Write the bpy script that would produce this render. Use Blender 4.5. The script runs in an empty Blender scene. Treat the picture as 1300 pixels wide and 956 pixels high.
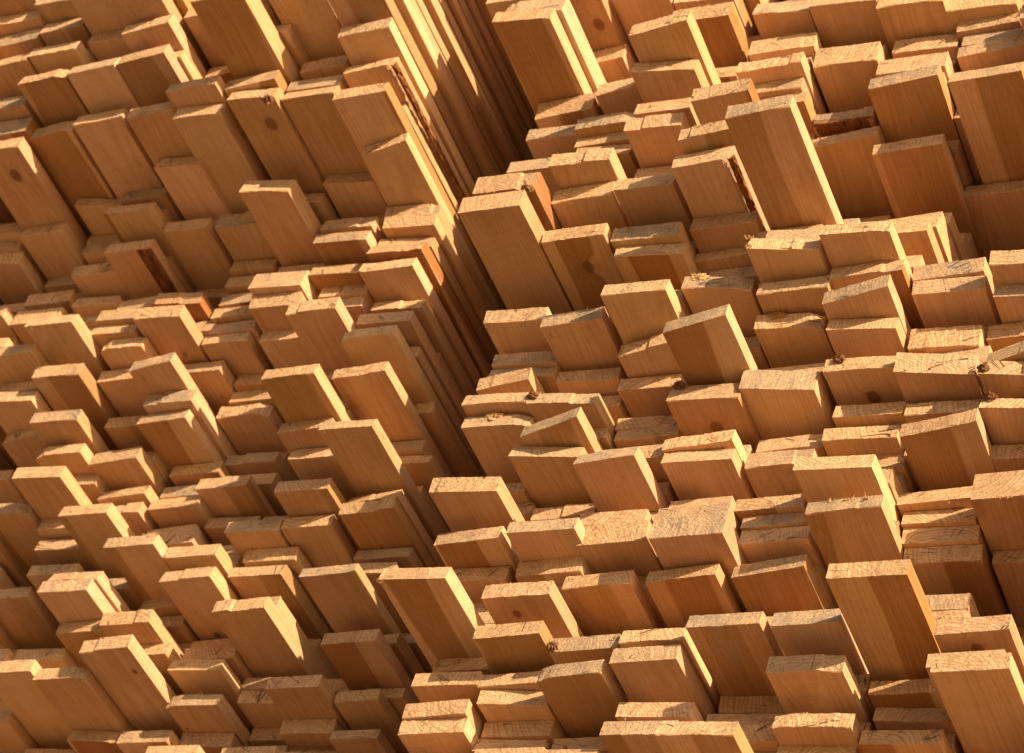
import bpy, math, random
import numpy as np
from mathutils import Matrix, Vector

# ------------------------------------------------------------------ camera, world, sun, exposure
sc = bpy.context.scene
C = sc.collection
EYE = Vector((0.0, 0.0, 1.45))            # camera stands 1.45 m above the yard and looks up at the stacks
VIEW = [[0.88442088, 0.37431054, 0.27873165], [-0.08593961, 0.71766349, -0.69106693], [-0.45870916, 0.58723993, 0.66688468]]   # rows: right, down, forward
cam_data = bpy.data.cameras.new('camera')
cam = bpy.data.objects.new('camera', cam_data); C.objects.link(cam)
r, d, fw = (Vector(v) for v in VIEW)
m = Matrix((r, -d, -fw)).transposed().to_4x4(); m.translation = EYE
cam.matrix_world = m
cam_data.sensor_width = 36.0
cam_data.lens = 3034.802 / 1300.0 * 36.0
cam_data.shift_y = -44.5 / 1300.0
cam_data.clip_start = 0.05; cam_data.clip_end = 2000.0
cam_data.dof.use_dof = True
cam_data.dof.focus_distance = 3.02
cam_data.dof.aperture_fstop = 9.0
sc.camera = cam

SUN_TO = Vector([0.81099, -0.50676, 0.29237]).normalized()      # direction from the stacks towards the low sun
elev = math.asin(SUN_TO.z); azim = math.atan2(SUN_TO.x, SUN_TO.y)
world = bpy.data.worlds.new("World"); sc.world = world; world.use_nodes = True
wn = world.node_tree; wn.nodes.clear()
sky = wn.nodes.new('ShaderNodeTexSky'); sky.sky_type = 'NISHITA'; sky.sun_disc = False
sky.sun_elevation = elev; sky.sun_rotation = azim; sky.dust_density = 2.5; sky.air_density = 1.0
bg = wn.nodes.new('ShaderNodeBackground'); bg.inputs['Strength'].default_value = 0.06
wo = wn.nodes.new('ShaderNodeOutputWorld')
wn.links.new(sky.outputs[0], bg.inputs[0]); wn.links.new(bg.outputs[0], wo.inputs[0])
sun_data = bpy.data.lights.new('sun', 'SUN'); sun_data.energy = 4.7; sun_data.angle = math.radians(0.5)
sun_data.color = (1.0, 0.765, 0.495)
sun = bpy.data.objects.new('sun', sun_data); C.objects.link(sun)
sun.rotation_euler = (-SUN_TO).to_track_quat('-Z', 'Y').to_euler()
sc.view_settings.view_transform = 'Standard'; sc.view_settings.look = 'None'
sc.view_settings.exposure = 0.93; sc.view_settings.gamma = 1.0
sc.cycles.max_bounces = 8; sc.cycles.diffuse_bounces = 6

# ------------------------------------------------------------------ node helper
class NT:
    def __init__(s, name):
        s.m = bpy.data.materials.new(name); s.m.use_nodes = True; s.t = s.m.node_tree; s.t.nodes.clear()
    def n(s, typ, ins=None, **kw):
        o = s.t.nodes.new(typ)
        for k, v in kw.items(): setattr(o, k, v)
        for k, v in (ins or {}).items():
            if isinstance(v, bpy.types.NodeSocket): s.t.links.new(v, o.inputs[k])
            else: o.inputs[k].default_value = v
        return o
    def ma(s, op, a, b=0.0, c=0.0, clamp=False):
        return s.n('ShaderNodeMath', {0: a, 1: b, 2: c}, operation=op, use_clamp=clamp).outputs[0]
    def attr(s, name):
        return s.n('ShaderNodeAttribute', attribute_name=name).outputs['Vector']
    def xyz(s, v): return s.n('ShaderNodeSeparateXYZ', {0: v}).outputs
    def vec(s, x, y, z): return s.n('ShaderNodeCombineXYZ', {0: x, 1: y, 2: z}).outputs[0]
    def noise(s, v, scale, detail=2.0, rough=0.5, dist=0.0):
        return s.n('ShaderNodeTexNoise', {'Vector': v, 'Scale': scale, 'Detail': detail, 'Roughness': rough, 'Distortion': dist}).outputs['Fac']
    def rng(s, v, a, b, c=0.0, d=1.0, smooth=True):  # map a..b to c..d
        return s.n('ShaderNodeMapRange', {0: v, 1: a, 2: b, 3: c, 4: d}, interpolation_type='SMOOTHSTEP' if smooth else 'LINEAR').outputs[0]
    def mix(s, f, a, b, mode='MIX'):
        o = s.n('ShaderNodeMix', None, data_type='RGBA', blend_type=mode)
        for i, v in ((0, f), (6, a), (7, b)):
            if isinstance(v, bpy.types.NodeSocket): s.t.links.new(v, o.inputs[i])
            else: o.inputs[i].default_value = v if i == 0 or len(v) == 4 else (*v, 1)
        return o.outputs[2]
    def out(s, col, rough, height=None, strength=0.4, dist=0.001, spec=0.25):
        b = s.n('ShaderNodeBsdfPrincipled', {'Base Color': col, 'Roughness': rough, 'Specular IOR Level': spec})
        if height is not None:
            bp = s.n('ShaderNodeBump', {'Height': height, 'Strength': strength, 'Distance': dist})
            s.t.links.new(bp.outputs[0], b.inputs['Normal'])
        o = s.n('ShaderNodeOutputMaterial', {0: b.outputs[0]})
        return s.m

def wood(name, end):
    """pine with real growth rings: a solid texture around the log's pith, cut by the board"""
    t = NT(name)
    lp = t.attr('lp'); P = t.xyz(lp)                 # metres across, along, through the board (+ seed offset along)
    rc = t.xyz(t.attr('rc'))                         # pith x, pith z, heartwood radius
    pa = t.xyz(t.attr('pa'))                         # tone, redness, greyness
    kn = t.xyz(t.attr('kn'))                         # knot x, knot y, knot size
    kd = t.ma('SQRT', t.ma('ADD', t.ma('POWER', t.ma('DIVIDE', t.ma('SUBTRACT', P[0], kn[0]), kn[2]), 2.0),
                           t.ma('POWER', t.ma('DIVIDE', t.ma('SUBTRACT', P[1], kn[1]), t.ma('MULTIPLY', kn[2], 1.25)), 2.0)))
    kw = t.rng(kd, 3.2, 0.3)                         # grain swells round the knot
    slow = t.vec(t.ma('MULTIPLY', P[0], 9.0), t.ma('MULTIPLY', P[1], 1.6), t.ma('MULTIPLY', P[2], 9.0))
    n1 = t.noise(slow, 1.0, 2.0, 0.5)
    dx = t.ma('SUBTRACT', P[0], rc[0]); dz = t.ma('SUBTRACT', P[2], rc[1])
    rr = t.ma('SQRT', t.ma('ADD', t.ma('MULTIPLY', dx, dx), t.ma('MULTIPLY', dz, dz)))
    rr = t.ma('ADD', rr, t.ma('MULTIPLY', t.ma('SUBTRACT', n1, 0.5), 0.055))
    rr = t.ma('ADD', rr, t.ma('MULTIPLY', kw, 0.012))
    # ring widths vary slowly with radius
    rw = t.ma('ADD', rr, t.ma('MULTIPLY', t.noise(t.vec(t.ma('MULTIPLY', rr, 60.0), P[1] if False else 0.0, rc[2]), 1.0, 1.0), 0.016))
    ph = t.ma('FRACT', t.ma('MULTIPLY', rw, t.ma('ADD', 150.0, t.ma('MULTIPLY', pa[0], 110.0))))
    late = t.ma('MULTIPLY', t.rng(ph, 0.35, 0.9), t.rng(ph, 1.0, 0.93))
    fib = t.noise(t.vec(t.ma('MULTIPLY', P[0], 900.0), t.ma('MULTIPLY', P[1], 25.0 if not end else 900.0), t.ma('MULTIPLY', P[2], 900.0)), 1.0, 3.0, 0.6)
    blot = t.noise(t.vec(t.ma('MULTIPLY', P[0], 30.0), t.ma('MULTIPLY', P[1], 9.0), t.ma('MULTIPLY', P[2], 30.0)), 1.0, 4.0, 0.6)
    streak = t.noise(t.vec(t.ma('MULTIPLY', P[0], 70.0), t.ma('MULTIPLY', P[1], 1.8), t.ma('MULTIPLY', P[2], 70.0)), 1.0, 3.0, 0.55)
    heart = t.rng(rr, rc[2], t.ma('SUBTRACT', rc[2], 0.004))
    sap = t.mix(pa[0], (0.61, 0.385, 0.215), (0.75, 0.510, 0.315))
    hrt = t.mix(pa[1], (0.52, 0.320, 0.150), (0.41, 0.195, 0.070))
    col = t.mix(heart, sap, hrt)
    vv = t.rng(t.ma('FRACT', t.ma('MULTIPLY', pa[0], 7.3)), 0.0, 1.0, 0.84, 1.06, False)
    col = t.mix(1.0, col, t.vec(vv, t.ma('MULTIPLY', vv, t.rng(t.ma('FRACT', t.ma('MULTIPLY', pa[0], 23.7)), 0.0, 1.0, 0.975, 1.02, False)), t.ma('MULTIPLY', vv, t.rng(t.ma('FRACT', t.ma('MULTIPLY', pa[0], 41.1)), 0.0, 1.0, 0.90, 1.06, False))), 'MULTIPLY')
    lc = t.mix(heart, (0.66, 0.44, 0.27), (0.60, 0.36, 0.20))
    col = t.mix(t.ma('MULTIPLY', late, 0.24 if not end else 0.70), col, t.mix(1.0, col, lc, 'MULTIPLY'))
    col = t.mix(t.rng(streak, 0.52, 0.78, 0.0, 0.30), col, t.mix(1.0, col, (0.72, 0.55, 0.38), 'MULTIPLY'))
    col = t.mix(t.rng(blot, 0.35, 0.75, 0.0, 0.40), col, t.mix(1.0, col, (0.80, 0.68, 0.54), 'MULTIPLY'))
    col = t.mix(t.rng(fib, 0.3, 0.75, 0.0, 0.32), col, t.mix(1.0, col, (0.66, 0.56, 0.46), 'MULTIPLY'))
    # knot
    kr = t.ma('ADD', kd, t.ma('MULTIPLY', t.ma('SUBTRACT', blot, 0.5), 1.9))
    kcol = t.mix(t.ma('FRACT', t.ma('MULTIPLY', kr, 4.0)), (0.16, 0.060, 0.020), (0.30, 0.125, 0.045))
    col = t.mix(t.rng(kr, 1.35, 0.6, 0.0, 0.85), col, kcol)
    rim = t.ma('MULTIPLY', t.rng(kr, 0.72, 0.98), t.rng(kr, 1.22, 1.02))
    col = t.mix(t.ma('MULTIPLY', rim, 0.38), col, (0.085, 0.035, 0.014))
    col = t.mix(t.ma('MULTIPLY', kw, 0.35), col, t.mix(1.0, col, (0.70, 0.48, 0.30), 'MULTIPLY'))
    # resin specks / dark short checks on the sawn faces
    if not end:
        ck = t.noise(t.vec(t.ma('MULTIPLY', P[0], 330.0), t.ma('MULTIPLY', P[1], 40.0), t.ma('MULTIPLY', P[2], 330.0)), 1.0, 1.0)
        col = t.mix(t.rng(ck, 0.74, 0.80, 0.0, 0.55), col, (0.20, 0.095, 0.035))
        saw = t.ma('SINE', t.ma('ADD', t.ma('MULTIPLY', P[1], 1500.0), t.ma('ADD', t.ma('MULTIPLY', P[0], 260.0), t.ma('MULTIPLY', n1, 25.0))))
        bl = t.noise(t.vec(t.ma('MULTIPLY', P[0], 14.0), t.ma('ADD', t.ma('MULTIPLY', P[1], 330.0), t.ma('MULTIPLY', P[0], 60.0)), P[2]), 1.0, 2.0, 0.6)
        col = t.mix(t.rng(bl, 0.48, 0.70, 0.0, 0.22), col, t.mix(1.0, col, (0.74, 0.62, 0.50), 'MULTIPLY'))
        stn = t.noise(t.vec(t.ma('MULTIPLY', P[0], 16.0), t.ma('MULTIPLY', P[1], 5.0), 7.7), 1.0, 5.0, 0.7)
        col = t.mix(t.rng(stn, 0.56, 0.72, 0.0, 0.36), col, (0.30, 0.17, 0.075))
        col = t.mix(t.ma('MULTIPLY', t.rng(stn, 0.44, 0.30), t.ma('MULTIPLY', pa[2], 0.5)), col, (0.36, 0.33, 0.29))
        sp = t.noise(t.vec(t.ma('MULTIPLY', P[0], 260.0), t.ma('MULTIPLY', P[1], 200.0), t.ma('MULTIPLY', P[2], 260.0)), 1.0, 1.0)
        col = t.mix(t.rng(sp, 0.77, 0.82, 0.0, 0.6), col, (0.16, 0.09, 0.045))
        h = t.ma('ADD', t.ma('MULTIPLY', bl, 0.8), t.ma('MULTIPLY', fib, 0.9))
        h = t.ma('ADD', h, t.ma('ADD', t.ma('MULTIPLY', saw, 0.10), t.ma('MULTIPLY', late, 0.25)))
        h = t.ma('ADD', h, t.ma('MULTIPLY', blot, 1.2))
        return t.out(col, t.rng(blot, 0.3, 0.7, 0.62, 0.8), h, 0.55, 0.0009, 0.22)
    # end grain: sawn, weathered, dusty
    sawd = t.ma('ADD', t.ma('MULTIPLY', P[0], t.ma('SUBTRACT', pa[1], 0.35)), t.ma('MULTIPLY', P[2], 0.9))
    cut = t.noise(t.vec(t.ma('MULTIPLY', sawd, 430.0), t.ma('MULTIPLY', t.ma('SUBTRACT', P[0], P[2]), 50.0), 3.1), 1.0, 2.0, 0.6)
    grain = t.noise(t.vec(t.ma('MULTIPLY', P[0], 260.0), t.ma('MULTIPLY', P[1], 60.0), t.ma('MULTIPLY', P[2], 330.0)), 1.0, 5.0, 0.72)
    col = t.mix(0.50, col, (0.95, 0.69, 0.43))
    col = t.mix(t.ma('MULTIPLY', late, 0.34), col, t.mix(1.0, col, (0.62, 0.42, 0.25), 'MULTIPLY'))
    col = t.mix(t.rng(cut, 0.40, 0.72, 0.0, 0.55), col, t.mix(1.0, col, (0.58, 0.47, 0.36), 'MULTIPLY'))
    col = t.mix(t.rng(grain, 0.52, 0.70, 0.0, t.ma('ADD', 0.15, t.ma('MULTIPLY', pa[2], 0.5))), col, (0.30, 0.195, 0.105))
    ang = t.ma('ARCTAN2', dz, dx)
    cr = t.noise(t.vec(t.ma('MULTIPLY', ang, 9.0), t.ma('MULTIPLY', rr, 6.0), t.ma('MULTIPLY', pa[0], 40.0)), 1.0, 2.0, 0.5)
    crk = t.rng(t.ma('ABSOLUTE', t.ma('SUBTRACT', cr, 0.60)), 0.016, 0.004)
    crk = t.ma('MULTIPLY', crk, t.rng(blot, 0.50, 0.56))
    col = t.mix(t.ma('MULTIPLY', crk, 0.85), col, (0.09, 0.05, 0.025))
    col = t.mix(t.rng(streak, 0.56, 0.74, 0.0, 0.5), col, (0.40, 0.235, 0.115))
    gmask = t.ma('MULTIPLY', pa[2], t.rng(t.ma('ADD', grain, t.ma('MULTIPLY', blot, 0.8)), 0.62, 1.15, 0.0, 1.0))
    col = t.mix(gmask, col, (0.34, 0.28, 0.215))
    h = t.ma('ADD', t.ma('MULTIPLY', t.ma('SUBTRACT', grain, crk), 1.4), t.ma('ADD', t.ma('MULTIPLY', cut, 0.9), t.ma('MULTIPLY', fib, 0.7)))
    return t.out(col, 0.85, h, 0.9, 0.0022, 0.12)

M_SIDE = wood('pine_sawn_face', False)
M_END = wood('pine_end_grain', True)

def rough_mat(name, c1, c2, c3, scale, stretch=1.0):
    t = NT(name)
    p = t.n('ShaderNodeTexCoord').outputs['Object']
    q = t.xyz(p); v = t.vec(q[0], t.ma('MULTIPLY', q[1], stretch), q[2])
    a = t.noise(v, scale, 5.0, 0.65); b = t.noise(v, scale * 3.7, 3.0, 0.6)
    col = t.mix(t.rng(a, 0.35, 0.65), c1, c2); col = t.mix(t.rng(b, 0.52, 0.68), col, c3)
    return t.out(col, 0.88, t.ma('ADD', a, t.ma('MULTIPLY', b, 0.6)), 0.9, 0.003, 0.15)
M_BARK = rough_mat('pine_bark', (0.14, 0.055, 0.022), (0.30, 0.115, 0.040), (0.055, 0.028, 0.016), 90.0, 0.35)
M_KNOT = rough_mat('broken_knot', (0.17, 0.085, 0.04), (0.30, 0.15, 0.07), (0.07, 0.04, 0.025), 200.0)
M_FIBRE = rough_mat('torn_fibre', (0.66, 0.47, 0.26), (0.55, 0.35, 0.17), (0.40, 0.23, 0.10), 150.0, 0.3)
M_REDFIBRE = rough_mat('resinous_fibre', (0.42, 0.18, 0.07), (0.50, 0.26, 0.11), (0.20, 0.08, 0.03), 170.0, 0.3)

# ------------------------------------------------------------------ plank mesh
NX, NZ = 25, 6
def frac_noise(rs, n, k):
    """smooth 1-D random curve with k control points"""
    xs = np.linspace(0, 1, n); return np.interp(xs, np.linspace(0, 1, k), rs.normal(size=k))
def plank_geo(rec, seed, length, nx=NX, nz=NZ, detail=True, fl=''):
    """vertices (board-local: x across, y into the stack, z up; origin = front lower left corner), faces, material ids, attributes"""
    st, X, Y, Z, w, t, sk, roll = rec
    rs = np.random.RandomState(seed)
    U, V = np.meshgrid(np.linspace(0, 1, nx), np.linspace(0, 1, nz))          # V rows
    U = U.copy()
    per = [(0, i) for i in range(nx)] + [(j, nx - 1) for j in range(1, nz)] + [(nz - 1, i) for i in range(nx - 2, -1, -1)] + [(j, 0) for j in range(nz - 2, 0, -1)]
    cx = U * w; cz = V * t
    if detail:
        rough = rs.uniform(.25, 1.0)
        yy = sk * U + rs.normal() * .0012 * (V - .5) * 2
        yy = yy + frac_noise(rs, nx, 5)[None, :] * .0005 * rough + rs.normal(size=U.shape) * .00035 * rough
        yy = yy + (frac_noise(rs, nx, 14) * .0003 * rough)[None, :] * (V < .5)
        if rs.rand() < .16:                                     # step where the cut broke out
            u0 = rs.uniform(.15, .85); yy = yy + np.where((U - u0) * rs.choice([-1, 1]) > 0, rs.uniform(.001, .004), 0)
        if rs.rand() < .06 or 'tuft' in fl:                     # torn corner
            u0 = rs.choice([0., 1.]); yy = yy + np.clip(.22 - np.abs(U - u0), 0, 1) / .22 * rs.uniform(.004, .012) * (0.6 + rs.rand(*U.shape) * .5)
    else:
        yy = sk * U
    cap = np.stack([cx, yy, cz], -1).reshape(-1, 3)
    # profile ring (irregular arrises)
    pi = [j * nx + i for j, i in per]
    pr = cap[pi].copy()
    ys = [0.0] + ([.0012, .006, .02, .05, .10, .18, .30, .5, .9] if detail else []) + [length]
    npz = len(per)
    cup = rs.normal() * .0009; bow = rs.normal() * .0012
    rad = np.abs(rs.normal(size=npz)) * .0001 + .0004
    wane = ('barkside' in fl) or ('bark:' in fl)
    rings = []
    cen = np.array([w / 2, t / 2])
    for k, y in enumerate(ys[1:] if detail else ys):
        q = pr.copy(); q[:, 1] = pr[:, 1] + y
        if detail:
            c = [0, nx - 1, nx - 1 + nz - 1, nx - 1 + nz - 1 + nx - 1]
            for ci, (sx, sz) in zip(c, ((1, 1), (-1, 1), (-1, -1), (1, -1))):
                a_ = .0007 + .0005 * rs.rand()
                q[ci, 0] += sx * a_ * .5; q[ci, 2] += sz * a_ * .5
            u_ = pr[:, 0] / w
            q[:, 2] += cup * (u_ - .5) ** 2 * 4 + bow * y
            q[:, 0] += rs.normal(size=npz) * .00012
            q[:, 2] += rs.normal(size=npz) * .00012
            if wane:
                sgn = 1 if 'barkside' in fl else 0
                e = np.clip(1 - np.abs(u_ - sgn) / .16, 0, 1) * (1 - pr[:, 2] / t)
                q[:, 0] += (-1 if sgn else 1) * e * .012; q[:, 2] += e * .003
        rings.append(q)
    if detail:                                                  # frayed front arris
        pr2 = pr.copy()
        pr2[:, 0] += np.where(pr2[:, 0] < 1e-6, rad, np.where(pr2[:, 0] > w - 1e-6, -rad, 0)) * .9
        pr2[:, 2] += np.where(pr2[:, 2] < 1e-6, rad, np.where(pr2[:, 2] > t - 1e-6, -rad, 0)) * .9
        cap[pi] = pr2
        if wane:
            u_ = cap[:, 0] / w; sgn = 1 if 'barkside' in fl else 0
            e = np.clip(1 - np.abs(u_ - sgn) / .16, 0, 1) * (1 - cap[:, 2] / t)
            cap[:, 0] += (-1 if sgn else 1) * e * .012; cap[:, 2] += e * .003
        verts = [cap] + rings; start = pi
    else:
        verts = [cap] + rings[1:]; start = pi
    V_ = np.concatenate(verts)
    faces, mi = [], []
    for j in range(nz - 1):
        for i in range(nx - 1):
            a = j * nx + i; faces.append((a, a + 1, a + nx + 1, a + nx)); mi.append(1)
    prev = start; base = len(cap)
    for k in range(len(verts) - 1):
        cur = list(range(base, base + npz)); base += npz
        for i in range(npz):
            j = (i + 1) % npz; faces.append((prev[i], cur[i], cur[j], prev[j])); mi.append(0)
        prev = cur
    faces.append(tuple(prev)); mi.append(1)
    loc = V_.copy(); off = rs.uniform(0, 60)
    lp = loc.copy(); lp[:, 1] += off
    # where in the log was this board cut
    q = rs.rand()
    if q < .45: pcx, pcz = rs.uniform(-.15, 1.15) * w, rs.choice([-1, 1]) * rs.uniform(.012, .06)
    elif q < .8: pcx, pcz = rs.choice([-.4, 1.4]) * w + rs.normal() * .02, rs.normal() * .04
    else: pcx, pcz = rs.uniform(0, 1) * w, rs.uniform(.06, .14) * rs.choice([-1, 1])
    hr = rs.uniform(.02, .085) if rs.rand() < .40 else .001
    if fl == 'heart': pcx, pcz, hr = w * .8, 0.0, .14
    kx, ky, kr = -5., 0., .01
    if rs.rand() < .13: kx, ky, kr = rs.uniform(.12, .88) * w, off + rs.uniform(.02, .2), rs.choice([.002, .0035, .005, .007])
    red = rs.uniform(.0, 1.) ** 1.7
    if fl == 'heart': red = 1.0
    hf = [q_.split(':') for q_ in fl.split(';') if q_[:2] == 'h:']
    if hf: pcx, hr, red = float(hf[0][1]), float(hf[0][2]), float(hf[0][3]); pcz = 0.0; kx = -5.
    if 'kn' in fl: kx, ky, kr = .055, off + .055, .009
    grey = rs.uniform(.25, 1.0) if rs.rand() < .32 else rs.uniform(0, .12)
    if 'grey' in fl: grey = .85
    pa = (rs.uniform(0, 1), red, grey)
    n = len(V_)
    at = dict(lp=lp, rc=np.tile((pcx, pcz + t / 2, hr), (n, 1)), pa=np.tile(pa, (n, 1)), kn=np.tile((kx, ky, kr), (n, 1)))
    yaw, bend = rs.normal() * .0035, rs.normal() * .004
    V_[:, 0] += yaw * V_[:, 1] + bend * V_[:, 1] ** 2 * .5
    # place: roll about the board's own axis
    ca, sa = math.cos(roll), math.sin(roll)
    x, z = V_[:, 0].copy(), V_[:, 2] - t
    V_[:, 0] = ca * x - sa * z; V_[:, 2] = sa * x + ca * z + t
    return V_, faces, mi, at

def mesh_from(name, V_, faces, mi, at):
    me = bpy.data.meshes.new(name)
    me.from_pydata([tuple(v) for v in V_], [], faces)
    me.materials.append(M_SIDE); me.materials.append(M_END)
    me.polygons.foreach_set('material_index', mi)
    for k, v in at.items():
        a = me.attributes.new(k, 'FLOAT_VECTOR', 'POINT'); a.data.foreach_set('vector', np.asarray(v, np.float32).ravel())
    me.update()
    return me

def small(name, verts, faces, mat, parent, smooth=False):
    me = bpy.data.meshes.new(name); me.from_pydata(verts, [], faces); me.materials.append(mat)
    if smooth:
        for p in me.polygons: p.use_smooth = True
    o = bpy.data.objects.new(name, me); C.objects.link(o); o.parent = parent
    return o

def splinters(rs, x, z, n, ln, spread=.006):
    """a tuft of tapered, bent slivers standing out of the cut end (towards -y)"""
    V, F = [], []
    for k in range(n):
        bx, bz = x + rs.normal() * spread, z + rs.normal() * .0012
        L = ln * rs.uniform(.4, 1.3); dx, dz = rs.normal() * .5, rs.normal() * .45 + .25
        wd = rs.uniform(.0005, .0014)
        b = len(V); seg = 4
        for s in range(seg):
            u = s / (seg - 1); c = np.array([bx + dx * L * u * u, .002 - L * u, bz + dz * L * u * (.5 + u)])
            r_ = wd * (1 - .85 * u)
            for q in range(4):
                an = q * math.pi / 2 + k; V.append((c[0] + math.cos(an) * r_ * 1.4, c[1] + rs.normal() * .0001, c[2] + math.sin(an) * r_ * .7))
            if s:
                for q in range(4):
                    F.append((b + (s - 1) * 4 + q, b + (s - 1) * 4 + (q + 1) % 4, b + s * 4 + (q + 1) % 4, b + s * 4 + q))
        F.append(tuple(b + (seg - 1) * 4 + q for q in range(4)))
    return V, F

def lump(rs, cx, cy, cz, rx, ry, rz):
    """jagged broken knot"""
    V, F = [], []; nu, nv = 16, 10
    for j in range(nv + 1):
        th = math.pi * j / nv
        for i in range(nu):
            ph = 2 * math.pi * i / nu; k = 1 + rs.normal() * .20
            V.append((cx + rx * k * math.sin(th) * math.cos(ph), cy + ry * k * math.cos(th) * (1.25 if math.cos(th) < 0 else .8), cz + rz * k * math.sin(th) * math.sin(ph)))
    for j in range(nv):
        for i in range(nu):
            a = j * nu + i; b = j * nu + (i + 1) % nu; F.append((a, b, b + nu, a + nu))
    return V, F

def extras(o, rec, fl, rs):
    st, X, Y, Z, w, t, sk, roll = rec
    for f in fl.split(';'):
        p = f.split(':')
        if p[0] == 'knot':
            u, v = float(p[1]), float(p[2]); V, F = lump(rs, u * w, sk * u + .001, max(-.3, v) * t, .0085, .006, .0065)
            small('knot', V, F, M_KNOT, o)
            V, F = splinters(rs, u * w, v * t, 12, .009, .005); small('splinters', V, F, M_KNOT, o)
        elif p[0] in ('fray', 'tuft', 'sliver'):
            u, v = float(p[1]), float(p[2])
            n, ln, sp = {'fray': (9, .0045, .004), 'tuft': (22, .006, .009), 'sliver': (2, .024, .001)}[p[0]]
            V, F = splinters(rs, u * w, v * t * .95, n, ln, sp)
            V = [(x, y + sk * u, z) for x, y, z in V]
            small('splinters', V, F, M_REDFIBRE if p[-1] == 'r' else M_FIBRE, o)
            if p[0] == 'tuft':
                V, F = lump(rs, u * w, sk * u + .0015, t * .9, .014, .004, .0075); small('torn_knot', V, F, M_REDFIBRE if p[-1] == 'r' else M_FIBRE, o)
        elif p[0] in ('barkunder', 'barkunder2'):
            a, b = (0.02, .98) if p[0] == 'barkunder' else (.70, 1.0)
            V, F = [], []; nu, nv = 22, 26
            for j in range(nv):
                for i in range(nu):
                    u = a + (b - a) * i / (nu - 1); y = .0015 + .30 * j / (nv - 1)
                    V.append((u * w, y + sk * u, -.0005 - abs(rs.normal()) * .0018 * math.sin(math.pi * i / (nu - 1))))
            nb = len(V); V += [(x, y, .003) for x, y, z in V]
            for j in range(nv - 1):
                for i in range(nu - 1):
                    q = j * nu + i; F.append((q, q + nu, q + nu + 1, q + 1)); F.append((nb + q, nb + q + 1, nb + q + nu + 1, nb + q + nu))
            for i in range(nu - 1): F.append((i, i + 1, nb + i + 1, nb + i))
            for j in range(nv - 1):
                q = j * nu; F.append((q, nb + q, nb + q + nu, q + nu)); q += nu - 1; F.append((q, q + nu, nb + q + nu, nb + q))
            small('bark_strip', V, F, M_BARK, o)
        elif p[0] in ('barkside', 'bark'):
            right = p[0] == 'barkside'; x0 = w if right else 0; s = -1 if right else 1
            V, F = [], []; nu, nv = 9, 60
            for j in range(nv):
                for i in range(nu):
                    u = i / (nu - 1); y = .001 + .6 * (j / (nv - 1)) ** 1.3
                    x = x0 + s * (.007 * u) - s * .0022; z = .001 + .32 * t * (1 - u) - .001
                    k = abs(rs.normal()) * .0013; V.append((x - s * k * .8 - s * .0016 * math.sin(u * 3.14), y + sk * (1 if right else 0), z - k * .8 - .0035 * math.sin(u * 3.14)))
            for j in range(nv - 1):
                for i in range(nu - 1):
                    q = j * nu + i; F.append((q, q + 1, q + nu + 1, q + nu) if not right else (q, q + nu, q + nu + 1, q + 1))
            nb = len(V); V += [(x + s * .003, y, z + .003) for x, y, z in V]
            F += [tuple(nb + k for k in reversed(f_)) for f_ in F[:]]
            for i in range(nu - 1): F.append((i, i + 1, nb + i + 1, nb + i))
            small('bark_strip', V, F, M_BARK, o)

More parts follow.
